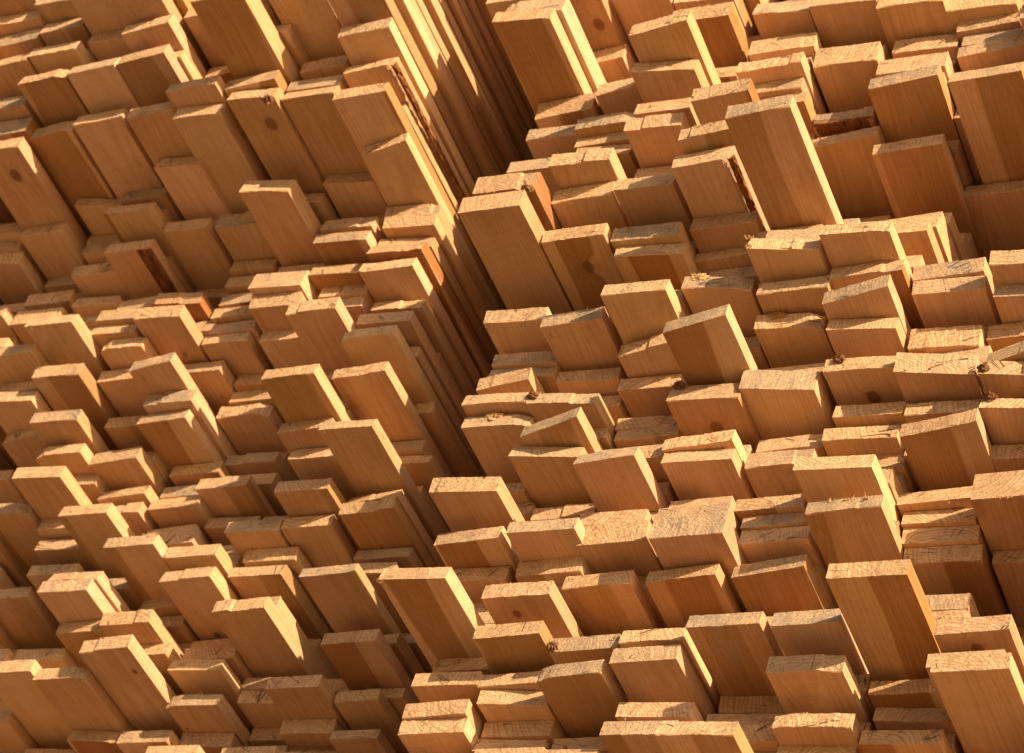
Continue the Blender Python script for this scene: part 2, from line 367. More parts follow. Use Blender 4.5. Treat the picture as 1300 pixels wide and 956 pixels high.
# ------------------------------------------------------------------ the planks
# stack | x y z(top) width thickness cut-skew roll (1e-4 m, relative to the eye point) | label | special features | id
PLANKS = """R|-9888 19909 18098 1004 235 -11 32|far-jutting red-streaked plank, sunlit end, right stack, seventh column from the gap, 17th from top|h:.09:.05:.75|328
R|-11966 17788 24560 954 249 -37 184|far-jutting plank, sunlit end, right stack, fifth column from the gap, fifth from top|h:.02:.03:.15|211
R|-16308 18557 24288 1013 313 -5 23|far-jutting plank, sunlit end, right stack, column beside the gap, eighth from top|h:-1:.001:0|212
R|-8701 20690 17281 943 217 -29 87|far-jutting plank, sunlit end, right stack, eighth column from the gap, lowest||334
R|-9626 19313 26722 1055 260 -21 86|far-jutting plank, sunlit end, right stack, seventh column from the gap, fourth from top|h:.08:.05:.2|287
R|-16361 20197 18659 1022 236 26 -75|far-jutting splintered plank, sunlit end, right stack, column beside the gap, 18th from top|fray:.9:0;fray:.03:0;h:.045:.032:.5|178
R|-16380 17585 27517 964 257 85 -200|far-jutting plank, sunlit end, right stack, column beside the gap, fourth from top|h:.04:.046:.35|180
R|-10887 20042 26240 1055 211 -27 112|far-jutting plank, shaded end, right stack, sixth column from the gap, fifth from top|h:.06:.05:.25|286
R|-11996 20758 18117 995 223 -29 86|far-jutting weathered plank, sunlit end, right stack, fifth column from the gap, 16th from top|h:.05:.03:.1;grey|279
R|-12063 20387 22116 1055 347 130 -200|far-jutting plank, sunlit end, right stack, fifth column from the gap, ninth from top|h:-1:.001:0|246
L|-18700 20451 21858 924 195 8 -30|far-jutting plank, sunlit end, left stack, column beside the gap, 27th from top||142
L|-20736 15943 27008 958 342 3 -18|far-jutting plank, sunlit end, left stack, third column from the gap, second from top||22
L|-22657 21997 19147 958 238 -66 195|far-jutting plank, sunlit end, left stack, fifth column from the gap, 18th from top||157
R|-9734 20630 21073 1055 212 -170 200|far-jutting plank, sunlit end, right stack, seventh column from the gap, eleventh from top|h:.03:.04:.3|316
R|-10797 20726 19907 1035 211 -70 200|far-jutting splintered plank, sunlit end, right stack, sixth column from the gap, 15th from top|fray:.3:.95;fray:.55:.9;fray:.8:.9|325
R|-10876 19386 26944 1055 257 -67 200|far-jutting weathered plank, sunlit end, right stack, sixth column from the gap, fourth from top|h:.05:.08:.15;grey|285
L|-20628 22106 19914 958 232 -75 200|far-jutting plank, sunlit end, left stack, third column from the gap, twelfth from top|h:-1:.001:0|170
L|-20589 17423 26306 860 257 54 -200|far-jutting knotty plank, sunlit end, left stack, third column from the gap, third from top|knot:.92:-.35|28
L|-21656 17547 26246 898 257 28 -150|far-jutting plank, half-shaded end, left stack, fourth column from the gap, third from top||31
L|-18762 17656 26184 958 202 -12 62|jutting plank, sunlit end, left stack, column beside the gap, 13th from top||33
L|-20682 18652 25626 880 319 88 -200|far-jutting plank, half-shaded end, left stack, third column from the gap, fourth from top||50
R|-10898 20996 17605 984 233 -14 41|jutting plank, shaded end, right stack, sixth column from the gap, 17th from top||330
R|-14130 21146 17688 969 222 -91 200|far-jutting plank, sunlit end, right stack, third column from the gap, lowest||277
R|-15241 19262 24196 1005 248 -12 50|far-jutting red-streaked plank, sunlit end, right stack, second column from the gap, sixth from top|h:.05:.036:.6;kn|213
R|-12969 19574 22324 993 231 -200 200|jutting weathered plank, sunlit end, right stack, fourth column from the gap, eleventh from top|h:.008:.058:.55;grey|226
R|-14338 21353 19404 1034 237 -58 178|far-jutting splintered plank, half-shaded end, right stack, third column from the gap, 18th from top|fray:.5:.7;fray:.62:.8;fray:.1:.7|275
R|-11932 20120 26669 1055 219 -85 200|far-jutting plank, shaded end, right stack, fifth column from the gap, fourth from top||283
R|-12929 20774 19812 1055 342 -30 92|jutting plank, sunlit end, right stack, fourth column from the gap, 16th from top||266
L|-18835 20369 22883 958 195 -44 176|far-jutting plank, sunlit end, left stack, column beside the gap, 25th from top||101
L|-18849 21554 19975 958 184 -42 137|far-jutting plank, sunlit end, left stack, column beside the gap, 32nd from top||174
R|-13096 18616 24702 926 248 -34 167|jutting bark-edged plank, sunlit end, right stack, fourth column from the gap, seventh from top|barkside|206
R|-13043 20973 17797 941 250 -39 121|far-jutting plank, sunlit end, right stack, fourth column from the gap, 19th from top||280
R|-9749 21604 19832 1025 238 -14 42|far-jutting red-streaked plank, shaded end, right stack, seventh column from the gap, 15th from top|h:.08:.035:.7|326
L|-25603 17553 26114 952 244 -16 85|far-jutting knotty plank, sunlit end, left stack, eighth column from the gap, sixth from top|knot:.4:.2|17
R|-14098 20296 20651 930 235 -77 200|jutting plank, sunlit end, right stack, third column from the gap, 15th from top||244
L|-23710 17532 26451 958 250 -11 58|far-jutting plank, half-shaded end, left stack, sixth column from the gap, fourth from top||15
R|-13105 20437 21992 1055 332 31 -101|far-jutting knotty plank, half-shaded end, right stack, fourth column from the gap, twelfth from top|knot:.12:.9|245
L|-19706 17622 26345 958 236 11 -53|far-jutting plank, sunlit end, left stack, second column from the gap, third from top||30
R|-9880 20314 22103 1055 330 151 -200|jutting plank, sunlit end, right stack, seventh column from the gap, ninth from top||311
R|-16293 20370 20438 1055 248 47 -139|far-jutting plank, sunlit end, right stack, column beside the gap, 15th from top||250
R|-10946 20395 20395 1055 247 19 -57|far-jutting plank, sunlit end, right stack, sixth column from the gap, 14th from top||319
L|-18683 17072 26982 926 212 -29 175|jutting plank, sunlit end, left stack, column beside the gap, eleventh from top||35
R|-11932 21390 19495 1049 235 -138 200|jutting red-streaked plank, half-shaded end, right stack, fifth column from the gap, 15th from top|h:.05:.2:.5|271
L|-18713 20029 23361 958 194 -10 41|far-jutting plank, shaded end, left stack, column beside the gap, 23rd from top||102
R|-13104 21319 19402 1032 226 -82 200|jutting red-streaked plank, half-shaded end, right stack, fourth column from the gap, 17th from top|h:.06:.035:.7|270
L|-23643 22376 18933 958 231 -28 77|far-jutting plank, half-shaded end, left stack, sixth column from the gap, 18th from top||161
R|-14109 19528 23185 994 235 9 -34|jutting plank, sunlit end, right stack, third column from the gap, tenth from top||216
L|-18708 22429 19479 958 218 -48 146|far-jutting red-streaked plank, shaded end, left stack, column beside the gap, 33rd from top|h:.03:.03:.8|175
R|-15314 20504 21126 1055 249 99 -200|far-jutting splintered plank, half-shaded end, right stack, second column from the gap, eleventh from top|fray:.03:1|243
R|-13032 20669 20934 1023 217 3 -11|jutting plank, sunlit end, right stack, fourth column from the gap, 14th from top||259
R|-15220 19941 23121 981 228 -45 187|jutting plank, half-shaded end, right stack, second column from the gap, seventh from top||215
L|-18636 18611 25945 872 185 -155 200|far-jutting plank, half-shaded end, left stack, column beside the gap, 14th from top|h:-1:.001:0|56
R|-9797 20120 23254 1000 232 19 -73|jutting plank, half-shaded end, right stack, seventh column from the gap, seventh from top||304
R|-15220 20930 18915 1032 233 -32 96|jutting plank, sunlit end, right stack, second column from the gap, 15th from top||272
L|-24721 17672 26455 881 229 -76 200|far-jutting plank, shaded end, left stack, seventh column from the gap, fifth from top||14
R|-11966 19311 23638 1001 249 189 -200|jutting splintered plank, sunlit end, right stack, fifth column from the gap, sixth from top|fray:.02:.9;fray:.03:.2|223
R|-9863 21106 26395 1043 258 8 -33|far-jutting plank, shaded end, right stack, seventh column from the gap, fifth from top||292
R|-11934 19484 27991 1000 362 27 -128|jutting plank, sunlit end, right stack, fifth column from the gap, second from top||281
L|-18747 19825 24649 958 213 -7 29|jutting plank, sunlit end, left stack, column beside the gap, 19th from top||61
R|-11995 20194 22960 978 236 47 -176|jutting splintered plank, half-shaded end, right stack, fifth column from the gap, eighth from top|tuft:.3:1.0:r|227
L|-19643 19867 22466 958 220 -24 92|jutting plank, sunlit end, left stack, second column from the gap, ninth from top||99
R|-10897 20812 18160 900 236 -32 107|jutting plank, sunlit end, right stack, sixth column from the gap, 16th from top||329
R|-8725 20887 20366 1019 423 -38 124|jutting plank, sunlit end, right stack, eighth column from the gap, seventh from top||324
R|-13047 19775 23464 999 228 116 -200|far-jutting splintered plank, half-shaded end, right stack, fourth column from the gap, tenth from top|tuft:.2:.9:p|222
L|-24604 22268 18999 958 227 -23 67|far-jutting plank, sunlit end, left stack, seventh column from the gap, lowest||160
R|-14167 21026 19970 1055 316 -44 131|jutting plank, sunlit end, right stack, third column from the gap, 17th from top||262
R|-10908 19278 23641 979 219 42 -171|jutting plank, sunlit end, right stack, sixth column from the gap, seventh from top||299
L|-21650 21853 20363 958 241 -33 108|far-jutting plank, sunlit end, left stack, fourth column from the gap, twelfth from top||164
R|-15217 21063 18325 1009 226 -58 176|jutting plank, sunlit end, right stack, second column from the gap, 16th from top||273
L|-19633 19675 23724 913 234 -10 47|far-jutting plank, sunlit end, left stack, second column from the gap, eighth from top||93
L|-18670 17535 26620 928 199 -36 200|jutting bark-edged plank, sunlit end, left stack, column beside the gap, twelfth from top|barkside|34
L|-18682 21567 21248 958 197 -42 147|jutting plank, half-shaded end, left stack, column beside the gap, 29th from top||143
L|-22606 19328 25668 869 221 17 -85|far-jutting plank, shaded end, left stack, fifth column from the gap, sixth from top||48
L|-24607 20164 23406 958 243 23 -89|far-jutting plank, sunlit end, left stack, seventh column from the gap, tenth from top||78
L|-18761 16568 27344 946 216 47 -200|jutting plank, sunlit end, left stack, column beside the gap, tenth from top||32
R|-14144 18966 24801 928 237 17 -78|far-jutting plank, half-shaded end, right stack, third column from the gap, seventh from top||204
R|-10914 20412 22210 973 223 25 -91|jutting knotty plank, sunlit end, right stack, sixth column from the gap, eleventh from top|knot:.2:.8|310
L|-22714 20928 22863 958 229 -48 189|jutting red-streaked plank, half-shaded end, left stack, fifth column from the gap, twelfth from top|h:.02:.036:.5|111
L|-18668 19717 24957 958 222 41 -169|slightly jutting plank, sunlit end, left stack, column beside the gap, 18th from top||60
L|-23640 19363 25344 927 229 -6 28|far-jutting bark-edged plank, shaded end, left stack, sixth column from the gap, seventh from top|barkunder2|45
L|-20660 22151 20633 958 229 -6 19|far-jutting plank, sunlit end, left stack, third column from the gap, tenth from top||168
L|-22425 18361 26116 860 243 28 -157|far-jutting plank, shaded end, left stack, fifth column from the gap, fifth from top||47
L|-24624 19539 23904 958 240 3 -13|far-jutting plank, sunlit end, left stack, seventh column from the gap, ninth from top||68
R|-10889 20142 22710 967 226 68 -200|jutting plank, half-shaded end, right stack, sixth column from the gap, tenth from top|h:-1:.001:0|302
R|-8769 20729 17868 923 226 -54 174|slightly jutting plank, sunlit end, right stack, eighth column from the gap, ninth from top||331
R|-11947 20698 16437 1010 236 36 0|far-jutting plank, sunlit end, right stack, fifth column from the gap, lowest||-1
R|-12001 18997 28788 1047 349 52 -200|far-jutting plank, sunlit end, right stack, fifth column from the gap, top||293
R|-16274 20483 21728 1055 211 5 -15|far-jutting splintered plank, sunlit end, right stack, column beside the gap, 14th from top|tuft:.45:.9:p|238
L|-22732 19796 24148 901 238 26 -111|jutting plank, sunlit end, left stack, fifth column from the gap, eighth from top||72
L|-23610 21209 21234 958 237 -8 25|far-jutting plank, sunlit end, left stack, sixth column from the gap, 14th from top||120
L|-22655 21466 20735 958 220 -15 52|far-jutting plank, sunlit end, left stack, fifth column from the gap, 15th from top||122
R|-14174 17992 27188 973 291 -111 200|jutting plank, sunlit end, right stack, third column from the gap, third from top||185
R|-14118 19503 23961 1055 238 57 -200|far-jutting plank, shaded end, right stack, third column from the gap, ninth from top||218
R|-15088 20748 19896 1045 222 -4 12|jutting plank, sunlit end, right stack, second column from the gap, 13th from top||254
L|-25571 22396 20632 919 232 -23 80|far-jutting plank, shaded end, left stack, eighth column from the gap, 14th from top||148
R|-10876 21461 17129 1019 233 22 0|jutting plank, sunlit end, right stack, sixth column from the gap, lowest||-1
L|-19837 16505 27496 958 248 -20 118|far-jutting plank, sunlit end, left stack, second column from the gap, top||24
R|-14227 18445 26892 998 259 95 -200|far-jutting plank, half-shaded end, right stack, third column from the gap, fourth from top||192
L|-19751 21746 21200 888 214 -6 23|far-jutting plank, shaded end, left stack, second column from the gap, 13th from top||140
L|-24616 20864 21817 958 238 29 -101|jutting plank, sunlit end, left stack, seventh column from the gap, 13th from top||114
L|-22663 16832 26912 958 246 -63 200|far-jutting plank, sunlit end, left stack, fifth column from the gap, third from top||11
R|-16292 20929 19922 1041 238 -62 200|jutting red-streaked plank, sunlit end, right stack, column beside the gap, 16th from top|h:.045:.036:.6|255
L|-19696 22836 19011 948 211 -30 91|jutting plank, shaded end, left stack, second column from the gap, 14th from top||173
R|-15239 20331 21961 1055 221 59 -186|jutting knotty plank, sunlit end, right stack, second column from the gap, ninth from top|knot:.06:.7;fray:.1:.9|235
R|-14145 18752 28547 986 357 -4 20|jutting plank, sunlit end, right stack, third column from the gap, second from top||188
R|-14159 18666 25831 900 253 38 -198|jutting plank, sunlit end, right stack, third column from the gap, sixth from top||196
R|-11880 21228 19942 976 232 -26 83|jutting plank, shaded end, right stack, fifth column from the gap, 14th from top||269
L|-24654 16876 26873 958 247 -37 200|far-jutting plank, sunlit end, left stack, seventh column from the gap, fourth from top||9
R|-15198 18655 25230 988 252 40 -175|jutting plank, sunlit end, right stack, second column from the gap, fourth from top||200
L|-21629 23137 18981 962 226 -9 0|jutting plank, sunlit end, left stack, fourth column from the gap, 15th from top||-1
R|-15242 19127 24930 988 248 -23 104|jutting plank, half-shaded end, right stack, second column from the gap, fifth from top||203
L|-23639 16851 26888 958 256 -27 158|far-jutting plank, sunlit end, left stack, sixth column from the gap, third from top||10
L|-21635 21358 23360 958 235 -24 85|jutting plank, half-shaded end, left stack, fourth column from the gap, seventh from top||100
R|-10940 19083 28602 1015 342 30 -145|jutting plank, sunlit end, right stack, sixth column from the gap, top||294
L|-25558 19179 25864 919 223 6 -29|jutting plank, shaded end, left stack, eighth column from the gap, seventh from top||39
R|-10894 19832 23386 1034 235 -45 178|far-jutting plank, half-shaded end, right stack, sixth column from the gap, eighth from top||300
L|-18702 16879 27575 977 160 -39 0|recessed plank, sunlit end, left stack, column beside the gap, ninth from top||-1
L|-21631 22847 19427 958 211 15 -43|far-jutting plank, half-shaded end, left stack, fourth column from the gap, 14th from top||167
L|-18565 19660 25489 922 217 39 -175|slightly jutting plank, sunlit end, left stack, column beside the gap, 16th from top||58
L|-23679 21643 20059 958 237 -1 3|jutting plank, sunlit end, left stack, sixth column from the gap, 16th from top||152
R|-16314 20067 23501 1005 236 40 -149|jutting plank, sunlit end, right stack, column beside the gap, ninth from top||214
L|-21647 21676 22093 958 236 -14 47|jutting plank, half-shaded end, left stack, fourth column from the gap, ninth from top||134
R|-16277 21707 17276 1022 226 -51 0|jutting plank, sunlit end, right stack, column beside the gap, lowest||-1
R|-15173 21592 17694 1016 240 75 0|jutting plank, half-shaded end, right stack, second column from the gap, 18th from top||-1
L|-22621 17524 26378 894 231 -31 185|jutting plank, shaded end, left stack, fifth column from the gap, fourth from top||16
L|-18679 23183 18995 776 179 -60 0|far-jutting plank, shaded end, left stack, column beside the gap, 34th from top||-1
L|-23578 18899 25777 916 248 24 -116|jutting plank, shaded end, left stack, sixth column from the gap, sixth from top||38
L|-23657 21308 22472 958 259 -65 200|jutting plank, sunlit end, left stack, sixth column from the gap, eleventh from top||113
R|-11944 20930 21057 949 259 -24 86|jutting plank, sunlit end, right stack, fifth column from the gap, eleventh from top||260
L|-19713 21241 21462 958 222 -13 46|jutting plank, shaded end, left stack, second column from the gap, twelfth from top||136
L|-18665 17194 28279 938 157 -10 0|recessed plank, sunlit end, left stack, column beside the gap, sixth from top||-1
L|-18699 20199 23889 942 202 26 -107|jutting plank, shaded end, left stack, column beside the gap, 21st from top||106
L|-22614 20715 23146 958 251 22 -77|slightly jutting plank, half-shaded end, left stack, fifth column from the gap, eleventh from top||85
L|-24633 20628 22809 958 232 1 -4|jutting plank, sunlit end, left stack, seventh column from the gap, eleventh from top||108
R|-13080 19555 24448 978 245 -4 16|jutting plank, shaded end, right stack, fourth column from the gap, eighth from top||219
R|-11915 19865 23252 1037 226 -17 65|slightly jutting plank, half-shaded end, right stack, fifth column from the gap, seventh from top||225
L|-19600 19126 26102 903 229 76 -200|jutting plank, shaded end, left stack, second column from the gap, fourth from top||53
R|-16247 18612 24805 999 351 3 -15|far-jutting knotty plank, sunlit end, right stack, column beside the gap, seventh from top|knot:.93:-.2;h:.05:.2:.8|202
R|-10920 19878 22939 978 223 -190 200|slightly jutting weathered plank, sunlit end, right stack, sixth column from the gap, ninth from top|h:-1:.001:0;grey|301
R|-10941 20923 21420 1040 219 17 -55|slightly jutting plank, sunlit end, right stack, sixth column from the gap, 13th from top||317
L|-25621 21489 21676 958 211 23 -76|far-jutting plank, half-shaded end, left stack, eighth column from the gap, 13th from top||118
R|-16323 18260 29093 983 258 58 -200|far-jutting plank, sunlit end, right stack, column beside the gap, top||182
R|-16255 21567 17971 1022 226 -15 0|jutting plank, half-shaded end, right stack, column beside the gap, 20th from top||-1
R|-13037 19252 27666 1045 241 -8 38|slightly jutting plank, sunlit end, right stack, fourth column from the gap, third from top||209
R|-13071 21097 18213 901 233 -19 61|far-jutting plank, sunlit end, right stack, fourth column from the gap, 18th from top||278
L|-18664 20331 24310 897 203 11 -50|jutting plank, half-shaded end, left stack, column beside the gap, 20th from top||105
L|-21620 19353 25774 881 310 54 -200|jutting plank, shaded end, left stack, fourth column from the gap, fourth from top||49
R|-13001 19139 28979 900 316 87 -200|jutting plank, sunlit end, right stack, fourth column from the gap, top||190
R|-9809 21686 17012 1005 223 -8 0|jutting plank, shaded end, right stack, seventh column from the gap, lowest||-1
L|-21740 20433 24043 864 194 0 0|jutting plank, half-shaded end, left stack, fourth column from the gap, sixth from top||95
L|-22614 16565 27329 958 239 -74 200|jutting plank, sunlit end, left stack, fifth column from the gap, second from top||6
L|-22687 22139 19801 958 223 -16 48|jutting plank, sunlit end, left stack, fifth column from the gap, 16th from top||156
R|-14170 20778 22563 943 222 -3 13|jutting plank, half-shaded end, right stack, third column from the gap, twelfth from top||237
R|-8717 20574 21429 926 215 80 -200|jutting knotty plank, sunlit end, right stack, eighth column from the gap, fifth from top|knot:.12:.9|315
L|-26473 19427 25618 860 239 84 -200|far-jutting plank, shaded end, left stack, ninth column from the gap, top||42
R|-13069 18454 25999 900 254 -40 200|far-jutting plank, sunlit end, right stack, fourth column from the gap, fifth from top||194
R|-16333 17649 27865 1009 342 86 -200|recessed plank, sunlit end, right stack, column beside the gap, third from top||181
L|-22563 21850 21883 958 241 -32 111|slightly jutting plank, sunlit end, left stack, fifth column from the gap, 14th from top||128
R|-13003 21219 16840 1016 228 -10 0|far-jutting plank, sunlit end, right stack, fourth column from the gap, lowest||-1
R|-14083 20359 22833 1007 218 -168 200|jutting plank, half-shaded end, right stack, third column from the gap, eleventh from top||233
L|-22708 20231 23369 868 217 -110 200|jutting plank, sunlit end, left stack, fifth column from the gap, tenth from top||76
R|-8665 21797 19937 936 221 -8 26|far-jutting plank, shaded end, right stack, eighth column from the gap, eighth from top||327
L|-18673 15815 28982 870 161 -14 0|recessed plank, half-shaded end, left stack, column beside the gap, fourth from top||-1
R|-9763 21813 17469 1025 223 15 0|slightly jutting plank, shaded end, right stack, seventh column from the gap, 19th from top||-1
R|-14125 21224 18201 995 224 -42 124|jutting knotty plank, sunlit end, right stack, third column from the gap, 19th from top|knot:.05:.35;fray:.05:.2|276
R|-9807 20786 21647 987 232 19 -66|jutting plank, shaded end, right stack, seventh column from the gap, tenth from top||314
R|-9850 20503 22737 970 346 30 -112|slightly jutting plank, half-shaded end, right stack, seventh column from the gap, eighth from top||307
L|-19670 19586 25211 958 225 33 -134|slightly jutting plank, sunlit end, left stack, second column from the gap, sixth from top||55
L|-20739 21729 21172 958 231 7 -20|jutting plank, shaded end, left stack, third column from the gap, eighth from top||138
R|-9785 21513 20092 1012 254 -1 2|slightly jutting plank, shaded end, right stack, seventh column from the gap, 14th from top||323
R|-9797 21597 17683 964 211 -27 77|slightly jutting plank, shaded end, right stack, seventh column from the gap, 18th from top||336
L|-19629 21130 22025 958 230 -9 33|far-jutting plank, half-shaded end, left stack, second column from the gap, eleventh from top||133
L|-22671 16101 27681 894 254 32 -193|jutting plank, sunlit end, left stack, fifth column from the gap, top||19
L|-22400 20765 23799 958 219 -3 12|far-jutting plank, half-shaded end, left stack, fifth column from the gap, ninth from top||84
L|-25582 20385 23155 958 248 47 -152|jutting plank, sunlit end, left stack, eighth column from the gap, eleventh from top||82
R|-10821 20836 21758 974 250 3 -11|slightly jutting plank, shaded end, right stack, sixth column from the gap, twelfth from top||313
L|-18614 21500 23132 937 181 -41 166|recessed plank, shaded end, left stack, column beside the gap, 24th from top||141
L|-21659 21747 20738 958 237 -12 36|slightly jutting plank, sunlit end, left stack, fourth column from the gap, eleventh from top||163
L|-18666 19857 25235 949 207 79 -200|recessed plank, half-shaded end, left stack, column beside the gap, 17th from top||59
R|-8735 20352 21871 930 242 123 -200|jutting knotty plank, sunlit end, right stack, eighth column from the gap, fourth from top|knot:.06:.4|312
L|-23633 20565 23580 958 233 -18 67|jutting plank, half-shaded end, left stack, sixth column from the gap, ninth from top||77
R|-9760 19626 27726 1055 229 -49 200|slightly jutting plank, half-shaded end, right stack, seventh column from the gap, third from top||289
R|-11935 19971 27061 941 216 6 -31|slightly jutting bark-edged plank, half-shaded end, right stack, fifth column from the gap, third from top|barkunder|282
L|-20736 19826 24717 958 371 35 -134|slightly jutting plank, sunlit end, left stack, third column from the gap, fifth from top||89
L|-21733 17225 26485 958 233 -14 76|slightly jutting plank, shaded end, left stack, fourth column from the gap, second from top||20
R|-16278 20305 22015 1051 218 25 -84|slightly jutting plank, sunlit end, right stack, column beside the gap, 13th from top||234
L|-23498 20139 23883 860 236 21 -96|jutting plank, half-shaded end, left stack, sixth column from the gap, eighth from top||75
L|-19718 23556 18797 936 230 0 0|jutting plank, shaded end, left stack, second column from the gap, lowest||-1
R|-13003 21441 17309 1026 228 25 0|slightly jutting plank, half-shaded end, right stack, fourth column from the gap, 20th from top||-1
L|-20699 20516 24089 876 219 -10 45|far-jutting plank, half-shaded end, left stack, third column from the gap, seventh from top||96
R|-10847 20170 24593 1030 233 10 0|jutting plank, sunlit end, right stack, sixth column from the gap, sixth from top||-1
L|-21611 21943 22895 958 225 28 -95|slightly jutting plank, shaded end, left stack, fourth column from the gap, eighth from top||132
R|-9872 21336 20567 1007 242 -53 173|slightly jutting plank, sunlit end, right stack, seventh column from the gap, twelfth from top||321
R|-12991 18375 24995 900 228 -47 200|slightly jutting splintered plank, sunlit end, right stack, fourth column from the gap, sixth from top|fray:.3:.9;fray:.6:.9;fray:.85:.9|198
R|-15116 21331 19668 1015 244 -46 144|slightly jutting plank, shaded end, right stack, second column from the gap, 14th from top||257
R|-15173 20385 21351 992 219 -285 200|slightly jutting weathered plank, sunlit end, right stack, second column from the gap, tenth from top|h:.06:.03:.3;grey|239
L|-25576 19923 23692 958 224 -29 116|jutting plank, half-shaded end, left stack, eighth column from the gap, tenth from top||80
R|-16211 19179 27204 998 337 -59 200|slightly jutting plank, half-shaded end, right stack, column beside the gap, fifth from top||195
L|-18615 19644 25725 951 199 50 -200|recessed plank, half-shaded end, left stack, column beside the gap, 15th from top||57
R|-9938 19316 28542 1043 312 35 -159|slightly jutting plank, sunlit end, right stack, seventh column from the gap, top||295
L|-24575 16679 27347 958 240 0 1|far-jutting plank, half-shaded end, left stack, seventh column from the gap, third from top||7
R|-15193 20730 22776 993 218 12 -45|slightly jutting plank, shaded end, right stack, second column from the gap, eighth from top||232
L|-20713 19980 24326 925 232 13 -58|jutting plank, half-shaded end, left stack, third column from the gap, sixth from top||92
L|-24590 19770 25390 958 228 5 -21|slightly jutting plank, shaded end, left stack, seventh column from the gap, seventh from top||46
R|-15288 18637 29336 952 336 99 -200|far-jutting plank, sunlit end, right stack, second column from the gap, top||186
L|-18711 15884 28747 859 155 -6 0|far-jutting plank, sunlit end, left stack, column beside the gap, fifth from top||-1
R|-14197 19398 24214 1055 247 5 -17|slightly jutting plank, shaded end, right stack, third column from the gap, eighth from top||217
L|-20525 22120 20935 958 230 0 1|recessed plank, shaded end, left stack, third column from the gap, ninth from top||169
R|-13012 19374 28303 1055 312 -2 11|slightly jutting plank, sunlit end, right stack, fourth column from the gap, second from top||210
R|-10873 19485 27489 1040 332 8 -34|slightly jutting plank, sunlit end, right stack, sixth column from the gap, third from top||284
R|-16274 21654 17508 1011 226 -93 0|recessed plank, sunlit end, right stack, column beside the gap, 21st from top||-1
L|-18714 23473 18528 824 174 -33 0|jutting plank, shaded end, left stack, column beside the gap, lowest||-1
L|-24648 21051 22457 958 219 -7 24|jutting plank, half-shaded end, left stack, seventh column from the gap, twelfth from top||112
L|-23620 15987 27903 892 249 8 -54|jutting plank, sunlit end, left stack, sixth column from the gap, top||18
R|-16282 19281 26731 900 243 22 -110|far-jutting plank, half-shaded end, right stack, column beside the gap, sixth from top||199
L|-18632 15732 29450 828 157 -47 0|recessed plank, sunlit end, left stack, column beside the gap, second from top||-1
R|-9803 21435 20320 985 221 -2 7|recessed plank, half-shaded end, right stack, seventh column from the gap, 13th from top||322
L|-20632 23463 19300 959 233 28 0|jutting plank, shaded end, left stack, third column from the gap, lowest||-1
R|-15203 21980 17448 1037 240 -29 0|recessed plank, shaded end, right stack, second column from the gap, 19th from top||-1
R|-15093 18951 27178 900 246 -47 200|jutting plank, half-shaded end, right stack, second column from the gap, second from top||184
R|-16244 21401 19678 961 235 -3 10|jutting plank, shaded end, right stack, column beside the gap, 17th from top||256
R|-10791 19639 28158 976 312 24 -113|slightly jutting plank, half-shaded end, right stack, sixth column from the gap, second from top||288
R|-12009 21106 20390 987 203 -30 101|slightly jutting plank, half-shaded end, right stack, fifth column from the gap, twelfth from top||267
L|-24597 21999 21289 958 223 17 -47|jutting plank, sunlit end, left stack, seventh column from the gap, 14th from top||123
L|-18708 17052 28044 897 158 -32 0|recessed plank, sunlit end, left stack, column beside the gap, seventh from top||-1
R|-9824 20085 23504 991 242 -36 146|recessed plank, sunlit end, right stack, seventh column from the gap, sixth from top||303
L|-23608 23588 18699 937 221 38 0|far-jutting plank, shaded end, left stack, sixth column from the gap, lowest||-1
L|-24472 18993 26220 914 200 104 -200|jutting plank, shaded end, left stack, seventh column from the gap, sixth from top||37
L|-19758 19909 24838 886 225 40 -176|slightly jutting plank, sunlit end, left stack, second column from the gap, seventh from top||62
R|-13078 20632 21148 1055 208 -73 200|recessed plank, sunlit end, right stack, fourth column from the gap, 13th from top||248
L|-23593 21144 23092 867 230 -2 8|jutting plank, shaded end, left stack, sixth column from the gap, tenth from top||110
L|-25580 21066 22901 958 224 -36 138|far-jutting plank, shaded end, left stack, eighth column from the gap, twelfth from top||109
R|-14085 20999 21766 975 230 -33 119|slightly jutting plank, shaded end, right stack, third column from the gap, 14th from top||242
L|-23638 22343 19807 958 217 -38 120|far-jutting plank, shaded end, left stack, sixth column from the gap, 17th from top||155
L|-19741 20788 22240 958 209 -64 200|slightly jutting plank, shaded end, left stack, second column from the gap, tenth from top||131
R|-8661 19775 23301 952 229 62 -200|jutting plank, sunlit end, right stack, eighth column from the gap, top||305
R|-8671 20152 23066 936 222 42 -167|jutting plank, half-shaded end, right stack, eighth column from the gap, second from top||306
L|-22628 23584 18660 959 240 -18 0|slightly jutting plank, half-shaded end, left stack, fifth column from the gap, lowest||-1
L|-18680 20688 23589 932 192 14 -56|recessed plank, shaded end, left stack, column beside the gap, 22nd from top||107
L|-25577 23262 18829 938 233 10 0|jutting plank, shaded end, left stack, eighth column from the gap, lowest||-1
R|-11979 22097 17891 1014 236 20 0|slightly jutting plank, shaded end, right stack, fifth column from the gap, 17th from top||-1
L|-22665 19970 24663 860 224 46 -200|jutting plank, half-shaded end, left stack, fifth column from the gap, seventh from top|heart|71
L|-18500 21808 22422 860 192 9 -41|jutting plank, shaded end, left stack, column beside the gap, 26th from top||147
R|-13116 19970 24189 1001 233 -41 170|slightly jutting splintered plank, shaded end, right stack, fourth column from the gap, ninth from top|fray:.35:1|220
L|-25565 16760 27292 958 230 -61 200|jutting plank, sunlit end, left stack, eighth column from the gap, third from top||8
L|-18712 16910 27810 936 180 -11 0|recessed plank, sunlit end, left stack, column beside the gap, eighth from top||-1
L|-23628 21696 20287 958 211 -20 61|recessed plank, sunlit end, left stack, sixth column from the gap, 15th from top||151
